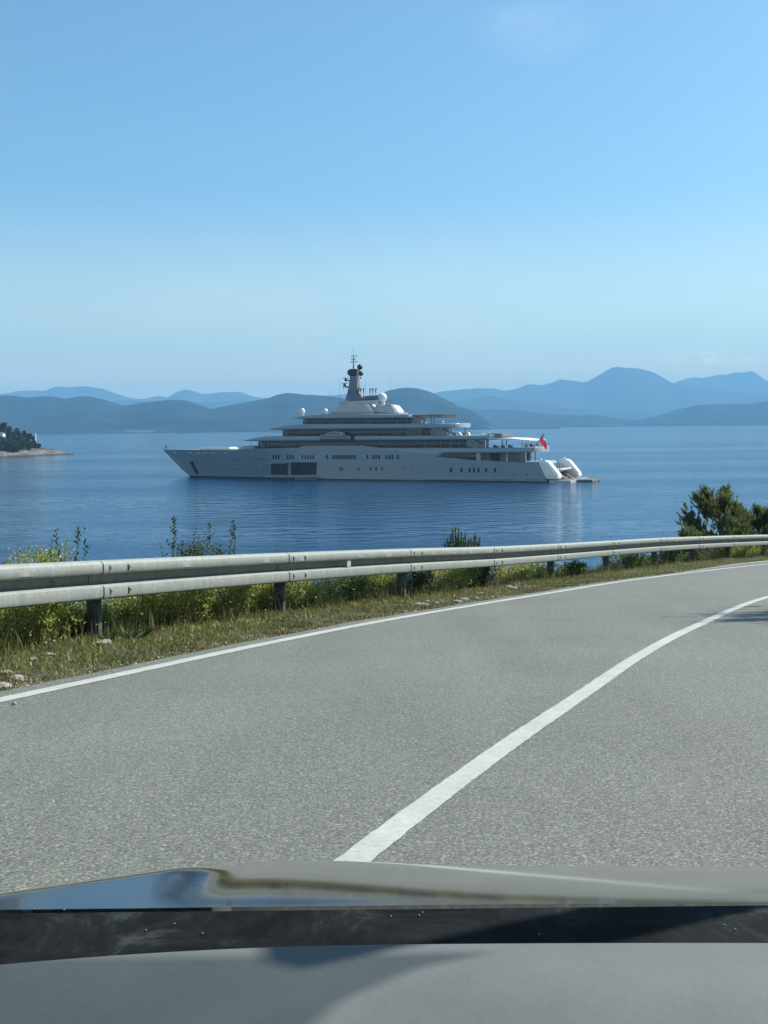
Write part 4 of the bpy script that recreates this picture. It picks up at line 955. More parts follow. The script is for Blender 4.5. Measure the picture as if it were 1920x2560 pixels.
# ================================================================== GUARDRAIL
M_zinc = None
def zinc():
    m, t, p = nodes('galvanised_steel'); co = coords(t)
    mp = t.nodes.new('ShaderNodeMapping'); mp.inputs['Scale'].default_value = (1, 1, 0.09); t.links.new(co, mp.inputs[0])
    st = N(t, 'ShaderNodeTexNoise', Scale=9.0, Detail=6.0, Roughness=.75); t.links.new(mp.outputs[0], st.inputs['Vector'])
    n2 = N(t, 'ShaderNodeTexNoise', Scale=30.0, Detail=5.0, Roughness=.7); t.links.new(co, n2.inputs['Vector'])
    r1 = ramp(t, [(.22, (.20, .222, .208)), (.5, (.25, .272, .256)), (.80, (.33, .352, .335))], st.outputs['Fac'])
    r2 = ramp(t, [(.3, (.82, .82, .8)), (.7, (1.12, 1.12, 1.1))], n2.outputs['Fac'])
    mx = N(t, 'ShaderNodeMixRGB', blend_type='MULTIPLY', Fac=1.0); t.links.new(r1.outputs[0], mx.inputs[1]); t.links.new(r2.outputs[0], mx.inputs[2])
    t.links.new(mx.outputs[0], p.inputs['Base Color']); p.inputs['Roughness'].default_value = .55; p.inputs['Metallic'].default_value = .0; p.inputs['Specular IOR Level'].default_value = .3
    b = N(t, 'ShaderNodeBump', Strength=.4, Distance=.003); t.links.new(n2.outputs['Fac'], b.inputs['Height']); t.links.new(b.outputs[0], p.inputs['Normal'])
    return m
M_zinc = zinc()
M_postm = noisy('weathered_post_steel', (0.045, 0.045, 0.042), (0.12, 0.12, 0.11), scale=9, rough=.7, metallic=.3, world=True)
M_bolt = noisy('bolt_recess', (0.03, 0.03, 0.03), (0.06, 0.055, 0.05), scale=30, rough=.7, world=True)
M_bolt2 = noisy('bolt_head_zinc', (0.35, 0.36, 0.33), (0.5, 0.5, 0.46), scale=30, rough=.5, metallic=.3, world=True)
rail = empty('guardrail', RFINE[64], 0, 'long galvanised double wave guardrail on dark posts between the road and the sea', 'guardrail')
PROF = [(-.110, -.036), (-.02, -.006), (.01, 0), (.052, -.010), (.076, -.028), (.083, -.045), (.083, -.118), (.066, -.140), (-.080, -.150), (-.105, -.168), (-.105, -.238), (-.082, -.252), (.064, -.259), (.080, -.272), (.083, -.290), (.083, -.362), (.074, -.386), (.05, -.400), (.0, -.406), (-.110, -.380)]
def rail_pos(k):
    k = max(0, min(KN-1.001, k)); i = int(k); f = k-i; return RFINE[i].lerp(RFINE[i+1], f), rn[i].lerp(rn[i+1], f).normalized()
def loc(v): return v-RFINE[64]
nb = (KN-1)//16
for b in range(nb):
    ka, kb = b*16-.50*(b > 0), (b+1)*16+.1
    rows = []; back = []
    NS = 34
    for i in range(NS+1):
        # finer sampling at the lapped end
        f = i/NS; k = ka+(kb-ka)*f; p, n = rail_pos(k)
        lap = .010 if k < b*16+1.2 and b > 0 else 0.0
        dm = (k-b*16)*.25
        rows.append([loc(p+n*(o+lap+.0012*math.sin(k*1.7+o*9))+Vector((0, 0, z))) for o, z in PROF]); back.append([loc(p+n*(o+lap-.005)+Vector((0, 0, z-(.004 if z < -.1 else 0)))) for o, z in PROF])
    # start the piece just left of the splice
    rows_f = [r for r in rows]; m = MB().grid(rows_f); m.grid([r[::-1] for r in back])
    m.grid([rows[0], back[0]]); m.grid([back[-1], rows[-1]])
    m.grid([[r[0], q[0]] for r, q in zip(rows, back)]); m.grid([[q[-1], r[-1]] for r, q in zip(rows, back)])
    beam = m.build('beam', M_zinc, rail, smooth=True, fix=False)
    # recessed bolts beside the splice, on both waves
    for dk in (.42-.9+.9, 1.75):
        for zc in (-.083, -.327):
            p, n = rail_pos(b*16+dk-.48); tv = Vector((-n.y, n.x, 0))
            c = loc(p+n*.095+Vector((0, 0, zc))); m = MB()
            up = Vector((0, 0, 1))
            a_ = [c-tv*.020+up*.036, c-tv*.020-up*.034, c+tv*.024+up*.002]
            m.add([q-n*.016 for q in a_]+[q+n*.003 for q in a_], [(0, 1, 2), (3, 5, 4), (0, 3, 4, 1), (1, 4, 5, 2), (2, 5, 3, 0)])
            m.build('bolt', M_bolt, beam)
    for dk in (5.5, 9.2, 13.2):
        p, n = rail_pos(b*16+dk); c = loc(p+n*-.098+Vector((0, 0, -.2))); MB().ball(c, .011, 8, 6).build('bolt', M_bolt2, beam)
    # post: a channel section standing just behind the splice
    p, n = rail_pos(b*16+.15); tv = Vector((n.y, -n.x, 0)).normalized()
    if tv.y < 0: tv = -tv
    m = MB()
    g = -RAILH-.5
    def bar(o0, o1, t0, t1, z0, z1):
        vs = [loc(p+n*o+tv*t_+Vector((0, 0, z))) for z in (z0, z1) for t_ in (t0, t1) for o in (o0, o1)]
        m.add(vs, [(0, 2, 3, 1), (4, 5, 7, 6), (0, 1, 5, 4), (1, 3, 7, 5), (3, 2, 6, 7), (2, 0, 4, 6)])
    bar(-.255, -.122, -.004, .002, g, -.06)         # web facing along the road
    bar(-.122, -.116, -.004, .060, g, -.06); bar(-.261, -.255, -.004, .060, g, -.06)
    bar(-.144, -.122, .054, .060, g, -.06); bar(-.255, -.233, .054, .060, g, -.06)
    po = m.build('post', M_postm, rail)
    m = MB(); bar(-.116, -.110, -.02, .075, -.30, -.12); m.build('spacer', M_postm, po)
# reflector clipped into the valley between the second and third post
p, n = rail_pos(64+16*1.42); tv = Vector((n.y, -n.x, 0)).normalized()
m = MB(); c = p+n*.05+Vector((0, 0, -.2)); q = [(-.05, -.04), (.06, -.048), (.06, .045), (-.05, .04)]
vs = [loc(c+tv*a+Vector((0, 0, b_))+n*e) for e in (0, .02) for a, b_ in q]
m.add(vs, [(0, 1, 2, 3), (7, 6, 5, 4), (0, 4, 5, 1), (1, 5, 6, 2), (2, 6, 7, 3), (3, 7, 4, 0)]).build('reflector', M_bolt2, rail)

# ================================================================== ROADSIDE PLANTS
def proj_u(P):
    w = (P-np.array([0, 0, EYE])) @ np.array(CM)
    return 960+F*w[:, 0]/-w[:, 2], 1280-F*w[:, 1]/-w[:, 2]
ks_all = np.linspace(20, KN-2, 900)
def spot(u, t):
    P = gpos(ks_all, np.full(900, float(t)), False); uu, _ = proj_u(P)
    uu = np.where(P[:, 1] > 3, uu, -9e9); i = int(np.argmin(abs(uu-u))); q = gpos([ks_all[i]], [t])[0]; return Vector(q), ks_all[i]
def blades(name, n, t0, t1, k0, k1, ln, wd, mat, kind='stuff', lean=.5, clump=None, dens=1.6, seed=1):
    rg = np.random.default_rng(seed)
    x = rg.random(n); k = k0+(k1-k0)*x**dens
    t = t0+(t1-t0)*rg.random(n)
    if clump:
        cn = clump; ck = k0+(k1-k0)*rg.random(cn)**dens; ct = t0+(t1-t0)*rg.random(cn); j = rg.integers(0, cn, n)
        k = ck[j]+rg.normal(size=n)*.45; t = np.clip(ct[j]+rg.normal(size=n)*.08, t0*.7, 99)
    P = gpos(k, t); d = rg.normal(size=(n, 3))*lean; d[:, 2] = 1
    L = rg.uniform(*ln, n)*(0.6+0.45*np.clip(t, 0, 1.3)); P[:, 2] -= .01
    Vv, Ff = leaves(P, d, L, rg.uniform(*wd, n), rg)
    o = np_mesh(name, Vv, Ff, mat); return tag(o, kind=kind)
G_ol = [(0.07, 0.085, 0.022), (0.13, 0.15, 0.035), (0.20, 0.20, 0.055), (0.10, 0.12, 0.028), (0.27, 0.23, 0.10)]
M_grass = leafy('verge_grass', G_ol); M_dry = leafy('dry_grass', [(0.26, 0.21, 0.11), (0.34, 0.28, 0.16), (0.16, 0.11, 0.06), (0.20, 0.18, 0.09)])
M_redw = leafy('red_stonecrop', [(0.16, 0.035, 0.022), (0.11, 0.03, 0.02), (0.18, 0.08, 0.04), (0.09, 0.05, 0.02)])
M_green = leafy('fresh_weed', [(0.07, 0.12, 0.022), (0.12, 0.19, 0.03), (0.05, 0.09, 0.02)])
M_yel0 = leafy('low_spurge_leaf', [(0.12, 0.16, 0.03), (0.24, 0.27, 0.06), (0.34, 0.34, 0.09)], trans=.3)
blades('grass', 84000, .12, 2.6, 40, 225, (.04, .12), (.004, .010), M_grass, seed=2, lean=.45)
blades('tall_grass', 20000, 1.08, 2.5, 40, 225, (.14, .30), (.004, .009), M_grass, seed=3, lean=.3, clump=420)
blades('dry_grass', 27000, .10, 2.0, 40, 225, (.04, .13), (.003, .008), M_dry, seed=4, lean=.7)
blades('dry_stalks', 3000, .85, 2.3, 40, 225, (.22, .42), (.003, .005), M_dry, seed=14, lean=.22)
blades('red_stonecrop', 5200, .08, .55, 40, 190, (.03, .07), (.010, .02), M_redw, seed=5, lean=.9, clump=46)
blades('low_weeds', 34000, .14, 1.3, 40, 225, (.02, .055), (.008, .02), M_green, seed=6, lean=.9, clump=190)
blades('low_spurge', 9000, .45, 1.3, 40, 200, (.03, .085), (.010, .022), M_yel0, seed=8, lean=.8, clump=130)
# gravel between road and grass
rg = np.random.default_rng(12); n = 5200
k = 40+180*rg.random(n)**1.6; t = np.abs(rg.normal(size=n))*.16+.02; P = gpos(k, t)
sz = rg.uniform(.004, .018, n)*(1+(rg.random(n) > .96)*1.5); base = np.array([(1, 0, 0), (0, 1, 0), (-1, 0, 0), (0, -1, 0), (0, 0, .7), (0, 0, -.5)], float)
Vv = P[:, None, :]+base[None]*sz[:, None, None]*rg.uniform(.6, 1.3, (n, 6, 1)); tri = np.array([(0, 1, 4), (1, 2, 4), (2, 3, 4), (3, 0, 4), (1, 0, 5), (2, 1, 5), (3, 2, 5), (0, 3, 5)])
Ff = (np.arange(n)[:, None, None]*6+tri[None]).reshape(-1, 3)
M_stone = leafy('pale_gravel', [(0.22, 0.20, 0.17), (0.34, 0.32, 0.27), (0.46, 0.44, 0.39)], rough=.9, trans=0)
tag(np_mesh('gravel', Vv.reshape(-1, 3), Ff, M_stone), kind='stuff')
# small flowers
for nm, c, n, sd, t0, t1 in (('yellow_flowers', (.62, .48, .03), 150, 31, .45, 1.6), ('white_flowers', (.62, .62, .52), 60, 32, .5, 1.5)):
    rg = np.random.default_rng(sd); k = 46+120*rg.random(n)**1.3; t = rg.uniform(t0, t1, n); P = gpos(k, t); P[:, 2] += rg.uniform(.08, .32, n); q = 5
    PP = np.repeat(P, q, 0); d = rg.normal(size=(n*q, 3)); d[:, 2] = .3; Vv, Ff = leaves(PP, d, .016, .011, rg)
    tag(np_mesh(nm, Vv, Ff, leafy(nm, [c, tuple(x*.8 for x in c)])), kind='stuff')

def bush(name, base, h, r, n, mat, label, cat, group=None, seed=0, hlo=.62, stems=16, leaf=(.02, .045), up=.9, tip=.55, stem_mat=None, aspect=.42, parent_rot=0):
    """many thin stems fanning up from the base, each carrying leaves"""
    rg = np.random.default_rng(100+seed); root = empty(name, base, 0, label, cat, group)
    sm = MB(); pos = []; dr = []
    per = max(4, n//stems)
    for s in range(stems):
        az = rg.uniform(0, 2*math.pi); rad = r*math.sqrt(rg.random())*.95; hh = h*rg.uniform(hlo, 1.0)*(1-(.35 if hlo < .7 else .12)*(rad/r)**2)
        a = np.array([math.cos(az)*rad*.25, math.sin(az)*rad*.25, -.05]); b = np.array([math.cos(az)*rad*.7, math.sin(az)*rad*.7, hh*.55]); c = np.array([math.cos(az)*rad, math.sin(az)*rad, hh])+rg.normal(size=3)*.03
        sm.tube([a, b, c], [.006+h*.004, .004+h*.002, .0015], 4, caps=False)
        tt = tip*0+(1-rg.random(per)**1.3*(1-.12)); tt = np.clip(tt, .12, 1) if hlo < .7 else 1-.5*rg.random(per)**1.2
        q = (1-tt)[:, None]**2*a+2*((1-tt)*tt)[:, None]*b*1.0+(tt**2)[:, None]*c
        d = rg.normal(size=(per, 3)); d[:, 2] = np.abs(d[:, 2])*.5+up*.6
        pos.append(q+rg.normal(size=(per, 3))*(.012+.05*h*min(1, stems/40))); dr.append(d)
    pos = np.concatenate(pos); dr = np.concatenate(dr); L = rg.uniform(*leaf, len(pos))
    Vv, Ff = leaves(pos, dr, L, L*aspect, rg)
    sm.build('stems', stem_mat or M_stem, root, fix=False); np_mesh('foliage', Vv, Ff, mat, root); return root
M_stem = noisy('plant_stem', (0.05, 0.06, 0.02), (0.12, 0.10, 0.05), scale=12, rough=.9)
M_yel = leafy('spurge_leaf', [(0.13, 0.18, 0.03), (0.27, 0.31, 0.06), (0.40, 0.41, 0.09), (0.50, 0.47, 0.13)], trans=.35)
M_mid = leafy('shrub_leaf', [(0.045, 0.075, 0.016), (0.10, 0.14, 0.028), (0.17, 0.20, 0.04)], trans=.3)
M_mid2 = leafy('tall_shrub_leaf', [(0.020, 0.036, 0.010), (0.055, 0.08, 0.018), (0.11, 0.14, 0.028)], trans=.2)
M_drk = leafy('dark_shrub_leaf', [(0.012, 0.024, 0.010), (0.025, 0.042, 0.016), (0.045, 0.065, 0.022)], trans=.15)
# yellow-green bushes seen under the rail
row = [(-40, 1.6, .62, .5, 'y'), (30, 1.9, .70, .5, 'm'), (90, 1.35, .60, .42, 'y'), (150, 1.8, .66, .5, 'y'), (205, 1.5, .45, .3, 'm'), (290, 1.9, .50, .35, 'm'), (345, 1.5, .60, .42, 'y'), (400, 1.9, .66, .5, 'm'), (455, 1.4, .56, .4, 'y'), (515, 1.8, .70, .5, 'm'), (560, 1.45, .64, .42, 'y'), (625, 1.8, .70, .5, 'y'), (680, 1.5, .58, .4, 'y'), (745, 1.6, .62, .42, 'y'), (800, 2.0, .55, .4, 'm'), (868, 1.6, .56, .42, 'm'), (920, 1.9, .66, .45, 'm'), (975, 1.6, .60, .4, 'y'), (1042, 1.35, .62, .42, 'd'), (1085, 1.7, .66, .5, 'y'), (1140, 1.5, .62, .5, 'y'), (1190, 1.35, .60, .42, 'd'), (1270, 1.8, .48, .5, 'y'), (1335, 1.6, .50, .5, 'y'), (1410, 1.9, .42, .45, 'm'), (1440, 1.3, .40, .28, 'm'), (1560, 1.5, .50, .6, 'm'), (1610, 1.7, .42, .6, 'm'), (1672, 1.35, .74, .42, 'm'), (1705, 1.7, .40, .6, 'm'), (1800, 1.5, .45, .7, 'm'), (1850, 1.4, .60, .7, 'y'), (1890, 1.5, .62, .7, 'y')]
where = {}
def near_post(u):
    ps = [(238, 'first'), (710, 'second'), (1013, 'third'), (1216, 'fourth'), (1374, 'fifth'), (1514, 'sixth'), (1636, 'seventh'), (1736, 'eighth'), (1908, 'last')]
    for (a, na), (b_, nb_) in zip(ps, ps[1:]):
        if a <= u < b_: return a, b_, na, nb_
    return None
ORD = {'first': 0}
for i, (u, t, h, r, c) in enumerate(row):
    pos_, kk = spot(u, t)
    kind = {'y': 'yellow green spurge bush', 'm': 'mid green bush', 'd': 'dark green shrub'}[c]
    q = near_post(u)
    if q is None: lab = f'{kind} under the rail {"at the left frame border" if u < 0 else "before the nearest post"}, {["outermost", "behind its neighbours", "in front", "closest to the post", "touching the post"][min(i, 4)]}'
    else:
        sib = [uu for uu, *_r in row if q[0] <= uu < q[1]]; n_ = sib.index(u)
        lab = f'{kind}, number {["one", "two", "three", "four", "five", "six", "seven", "eight", "nine", "ten", "eleven", "twelve"][n_]} from the {q[2]} guardrail post going towards the {q[3]}'
    mt = {'y': M_yel, 'm': M_mid, 'd': M_drk}[c]; sc_l = 1.0 if u < 1250 else 1.5
    bush('roadside_bush', pos_, h*1.02, r*1.2, int(4000 if u < 1250 else 2200), mt, lab, 'bush', 'bushes growing behind the guardrail', seed=i, stems=44, leaf=(.02*sc_l, .048*sc_l), aspect=.5)
# shrubs that reach over the rail
def over(name, u, vtop, t, r, n, mat, label, cat='shrub', **kw):
    b_, kk = spot(u, t); top = at_depth(u, vtop, b_.y); return bush(name, b_, top.z-b_.z, r, n, mat, label, cat, hlo=.80, **kw)
over('shrub', 75, 1378, 2.3, .42, 2600, M_yel, 'yellow green shrub showing just over the rail near the left frame border', seed=51, stems=22, leaf=(.02, .045))
over('shrub', 142, 1350, 2.0, .30, 2400, M_yel, 'leafy yellow green shrub rising over the rail before the nearest splice', seed=52, stems=16, leaf=(.02, .05))
over('shrub', 497, 1345, 1.8, .30, 7000, M_mid2, 'dense middle shrub of the three above the rail between first and second post', seed=53, stems=26, leaf=(.02, .04))
over('shrub', 562, 1370, 1.8, .17, 2600, M_mid2, 'small leafy shrub under two leaning shoots above the rail', seed=54, stems=12, leaf=(.02, .04))
def sprig(name, u0, u1, vtop, t, mat, label, leafn=26, leafs=.045, thick=.006, side=0, v_bot=None, group=None, twigs=0, seed=0):
    b_, kk = spot(u0, t); top = at_depth(u1, vtop, b_.y+.05); root = empty(name, b_, 0, label, 'plant', group); rg = np.random.default_rng(300+seed)
    T = top-b_; pts = [Vector((0, 0, -.05))]+[Vector((T.x*f**1.3+.018*math.sin(f*11+seed), T.y*f, T.z*f)) for f in (.15, .3, .45, .6, .72, .84, .93, 1)]
    m = MB().tube(pts, [thick*(1-.8*i/8) for i in range(9)], 5)
    pos = []; dr = []
    def put(a, b, n):
        for j in range(n):
            f = .1+.9*j/n; p_ = a.lerp(b, f); az = j*2.4+seed; pos.append(p_); dr.append((math.cos(az), math.sin(az), .9))
    if leafn:
        L = T.z; n0 = int(leafn)
        for j in range(n0):
            f = .35+.65*j/n0; i = min(7, int(f*8)); p_ = pts[i].lerp(pts[i+1], f*8-i); az = j*2.4+seed
            for e in (0, .5): pos.append(p_+Vector((0, 0, .006*e))); dr.append((math.cos(az+e), math.sin(az+e), 1.0))
    for j in range(twigs):
        f = .5+.5*rg.random(); i = min(7, int(f*8)); p_ = pts[i]; az = rg.uniform(0, 6.28); e = p_+Vector((math.cos(az)*.10, math.sin(az)*.10, .12)); m.tube([p_, e], [thick*.4, thick*.2], 4)
        if leafn: put(p_, e, 7)
    m.build('stem', M_stem if leafn else M_drystem, root, fix=False)
    if pos:
        Vv, Ff = leaves(np.array([tuple(p_) for p_ in pos]), np.array([tuple(d) for d in dr]), rg.uniform(.7, 1.2, len(pos))*leafs, leafs*.5, rg); np_mesh('leaves', Vv, Ff, mat, root)
    return root
M_drystem = noisy('dry_stem', (0.10, 0.07, 0.045), (0.2, 0.15, 0.09), scale=9, rough=.9)
gs = 'leafy shoots rising over the rail'
sprig('tall_shoot', 158, 143, 1322, 1.7, M_mid2, 'leaning shoot with curled tip above the leafy shrub near the left border', 24, .045, seed=1, group=gs)
sprig('tall_shoot', 134, 130, 1347, 1.7, M_mid2, 'short shoot on the outer side of the leafy shrub near the left border', 20, .04, seed=2, group=gs)
sprig('tall_shoot', 196, 192, 1328, 1.8, M_mid2, 'bare-stemmed shoot standing over the rail just before the nearest splice', 22, .05, twigs=3, seed=3, group=gs)
sprig('tall_shoot', 205, 209, 1346, 1.8, M_mid2, 'shorter shoot leaning against its neighbour before the nearest splice', 18, .045, twigs=2, seed=4, group=gs)
sprig('tall_shoot', 428, 434, 1293, 1.8, M_mid2, 'tallest single shoot over the rail, black against the water', 36, .05, twigs=3, seed=5, group=gs)
sprig('tall_shoot', 415, 403, 1356, 1.8, M_mid2, 'thin crooked shoot at the foot of the tallest shoot', 16, .04, seed=6, group=gs)
sprig('tall_shoot', 516, 527, 1309, 1.8, M_mid2, 'forked shoot rising out of the dense middle shrub', 26, .045, twigs=3, seed=7, group=gs)
sprig('tall_shoot', 487, 489, 1317, 1.8, M_mid2, 'slim upright shoot on top of the dense middle shrub', 18, .035, seed=8, group=gs)
sprig('tall_shoot', 460, 456, 1349, 1.8, M_mid2, 'low side shoot beside the dense middle shrub, towards the tallest shoot', 20, .04, twigs=2, seed=9, group=gs)
sprig('tall_shoot', 532, 531, 1362, 1.8, M_mid2, 'low side shoot beside the dense middle shrub, towards the leaning pair', 16, .04, twigs=1, seed=10, group=gs)
sprig('tall_shoot', 566, 581, 1302, 1.8, M_mid2, 'taller shoot of the leaning pair with forked tip', 28, .045, twigs=2, seed=11, group=gs)
sprig('tall_shoot', 571, 588, 1313, 1.8, M_mid2, 'thicker shoot of the leaning pair, closer to the second post', 28, .045, twigs=1, seed=12, group=gs)
gd = 'dry stalks over the rail'
for i, (a, b, v, lab) in enumerate([(712, 700, 1324, 'dry stalk curling over beside the second post'), (738, 738, 1335, 'straight dark stalk just past the second post'), (751, 750, 1341, 'thin pale stalk just past the second post'), (865, 862, 1343, 'faint branching dry stalk midway between second and third post'), (913, 912, 1345, 'brownish dry tuft stalk midway between second and third post'), (1016, 1019, 1356, 'short brown stalk at the third splice'), (268, 270, 1343, 'fine dead stalk past the nearest splice'), (1115, 1106, 1336, 'bare twig leaning out of the spiky shrub'), (1112, 1118, 1328, 'upright bare twig beside the spiky shrub'), (560, 556, 1372, 'fine dead stalk between the shrubs over the rail')]):
    sprig('dry_stalk', a, b, v, 1.7, M_dry, lab, 0, thick=.004, twigs=4, seed=20+i, group=gd)
# needle shoots: used for the spiky shrub and the pines
def needle_shoots(pts, dirs, length, nper, nl, nw, rg):
    P = np.repeat(np.asarray(pts), nper, 0); D = np.repeat(np.asarray(dirs), nper, 0); D /= np.linalg.norm(D, axis=1)[:, None]
    Ls = np.repeat(np.broadcast_to(length, (len(pts),)), nper); f = rg.random(len(P)); P = P+D*(f*Ls)[:, None]
    r = rg.normal(size=(len(P), 3)); r -= D*(r*D).sum(1)[:, None]; r /= np.linalg.norm(r, axis=1)[:, None]
    return leaves(P, D*1.0+r*.75, rg.uniform(.7, 1.2, len(P))*nl*(1-.35*f), nw, rg)
M_needle = leafy('pine_needles', [(0.06, 0.085, 0.03), (0.11, 0.14, 0.045), (0.18, 0.20, 0.07), (0.25, 0.26, 0.10)], trans=.4)
b_, kk = spot(1155, 1.6); root = empty('spiky_shrub', b_, 0, 'dark spiky evergreen shrub poking over the rail between third and fourth post', 'shrub')
rg = np.random.default_rng(77); tips = []; bs = []
for u, v in [(1112, 1358), (1118, 1345), (1126, 1338), (1131, 1322), (1138, 1321), (1146, 1320), (1153, 1330), (1163, 1333), (1158, 1345), (1172, 1347), (1178, 1346), (1186, 1335), (1190, 1342), (1199, 1343), (1122, 1355), (1141, 1345), (1150, 1352), (1168, 1356), (1194, 1356), (1134, 1352), (1180, 1358), (1145, 1338)]:
    tp = at_depth(u, v, b_.y+rg.uniform(-.2, .2))-b_; tips.append(tp)
m = MB()
for tp in tips: m.tube([(tp.x*.3, tp.y*.3, -.05), (tp.x*.9, tp.y, tp.z*.6), tuple(tp)], [.010, .007, .002], 4, caps=False)
m.build('stems', M_stem, root, fix=False)
T = np.array([tuple(t_) for t_ in tips]); lo_ = T*np.array([.9, 1, .5]); Vv, Ff = needle_shoots(lo_, T-lo_, np.linalg.norm(T-lo_, axis=1), 420, .055, .010, rg); np_mesh('foliage', Vv, Ff, M_mid, root)
def pine(name, base, h, wd, label, shoots=360, seed=0, group=None, lobes=None, hmin=.12, nl=.10, sl=.30, per=46, nw=.010):
    rg = np.random.default_rng(900+seed); root = empty(name, base, 0, label, 'pine tree', group); m = MB()
    tr = [Vector((0, 0, -.6)), Vector((.05*h*(rg.random()-.5), 0, h*.3)), Vector((.09*h*(rg.random()-.5), .03*h, h*.6)), Vector((.1*h*(rg.random()-.5), 0, h*.9))]
    m.tube(tr, [h*.035, h*.026, h*.016, h*.006], 8); m.build('trunk', M_bark, root); bm2 = MB(); P = []; D = []; L = []
    nl_ = 26
    for i in range(nl_):
        f = hmin+(.95-hmin)*i/nl_+rg.uniform(-.03, .03); az = i*2.399+rg.uniform(-.4, .4); w = wd*(math.sin(math.pi*min(.97, max(.06, f*.83+.16)))**.7)*rg.uniform(.72, 1.1)
        s0 = Vector((0, 0, h*max(.05, f-.12))); e = Vector((math.cos(az)*w, math.sin(az)*w, h*f+w*.25)); mid_ = s0.lerp(e, .55)+Vector((0, 0, -.05*h))
        bm2.tube([s0, mid_, e], [h*.010, h*.007, h*.003], 5, caps=False)
        for j in range(shoots//nl_):
            g = rg.uniform(.3, 1.0)**.8; q = mid_.lerp(e, (g-.3)/.7) if g > .3 else s0.lerp(mid_, g); q = q+Vector(rg.normal(size=3)*w*.17)
            P.append(tuple(q)); D.append((math.cos(az)*.45+rg.normal()*.25, math.sin(az)*.45+rg.normal()*.25, 1.0)); L.append(sl*rg.uniform(.5, 1.15)*(1.3 if f > .75 else 1))
    for j in range(14): P.append((rg.normal()*wd*.22, rg.normal()*wd*.22, h*rg.uniform(.8, .92))); D.append((rg.normal()*.15, rg.normal()*.15, 1)); L.append(sl*1.4)
    bm2.build('branches', M_bark, root, fix=False)
    Vv, Ff = needle_shoots(P, D, np.array(L), per, nl, nw, rg); np_mesh('crown', Vv, Ff, M_needle, root); return root
def pine_at(u, vtop, t, wpx, label, **kw):
    b_, kk = spot(u, t); top = at_depth(u, vtop, b_.y); return pine('pine_tree', b_, top.z-b_.z, wpx/2*b_.y/F, label, **kw)
gp = 'pines beyond the guardrail'
pine_at(1792, 1222, 4.2, 165, 'bushy pine with upright shoots standing over the rail beyond the bend', seed=1, group=gp, shoots=2000, hmin=.05, per=50, nl=.13, nw=.02)
pine_at(1905, 1272, 3.6, 130, 'lower pine cut by the right frame border behind the rail', seed=2, group=gp, shoots=1700, hmin=.05, nl=.13, nw=.02)
pine_at(1722, 1332, 3.0, 60, 'little pine bush at the foot of the bushy pine', seed=3, group=gp, shoots=330, hmin=.05, nl=.12, nw=.02)
pine_at(1975, 1262, 5.5, 150, 'pine outside the right frame border behind the rail', seed=4, group=gp, shoots=500, hmin=.05, nl=.13, nw=.02)
for i, (x, y, h, w) in enumerate([(10.5, 15.8, 6.2, 1.8)]):
    pine('pine_tree', (x, y, road_z(x, y)+.1), h, w, ['landward pine on the bank casting the longer branch shadow on the road', 'landward pine on the bank near the car'][i], seed=10+i, group='pines on the landward bank', shoots=900, per=40, nl=.14, sl=.42, nw=.02, hmin=.35)
# broad-leaved rosette plants right of the nearest post
M_ros = leafy('asphodel_leaf', [(0.03, 0.06, 0.02), (0.05, 0.09, 0.03)], trans=.15)
for i, (u, v, s_) in enumerate([(272, 1580, .15), (330, 1580, .17), (358, 1576, .16)]):
    P0 = on_road(u, v+6); kb_, kk = spot(u, .92); rg = np.random.default_rng(60+i); n = 26; d = rg.normal(size=(n, 3)); d[:, 2] = np.abs(d[:, 2])*.6+.5
    rt = empty('rosette_plant', kb_, 0, ['dark strap-leaved plant right beside the nearest post', 'larger dark strap-leaved plant a step past the nearest post', 'dark strap-leaved plant farthest from the nearest post'][i], 'plant', 'strap-leaved plants by the nearest post')
    Vv, Ff = leaves(np.zeros((n, 3))+rg.normal(size=(n, 3))*.015, d, rg.uniform(.8, 1.3, n)*s_, .024, rg); np_mesh('leaves', Vv, Ff, M_ros, rt)
# pale stones on the verge
M_lime = noisy('limestone', (0.13, 0.12, 0.10), (0.38, 0.355, 0.31), scale=22, rough=.9, bump=.01, bscale=60)
stones = [(10, .30, .07), (32, .42, .06), (52, .36, .05), (20, .55, .05), (62, .2, .035), (118, .12, .05), (178, .10, .055), (190, .12, .03), (255, .85, .09), (88, .75, .05), (120, .8, .06), (240, .9, .04), (300, .12, .03), (420, .2, .03), (475, .3, .025), (560, .1, .03), (1042, .55, .11), (1058, .5, .08), (1070, .6, .07), (1088, .45, .06), (1100, .6, .05), (1148, .35, .08), (1165, .4, .09), (1190, .35, .07), (1145, .12, .06), (1158, .1, .05), (1230, .3, .05), (1275, .8, .09), (1285, .7, .10), (1204, .7, .06), (1085, 1.1, .05), (1320, .15, .07), (1262, .25, .04), (1010, .3, .04), (700, .1, .03), (745, .08, .03), (820, .1, .03), (880, .1, .025), (340, .15, .03), (385, .1, .025)]
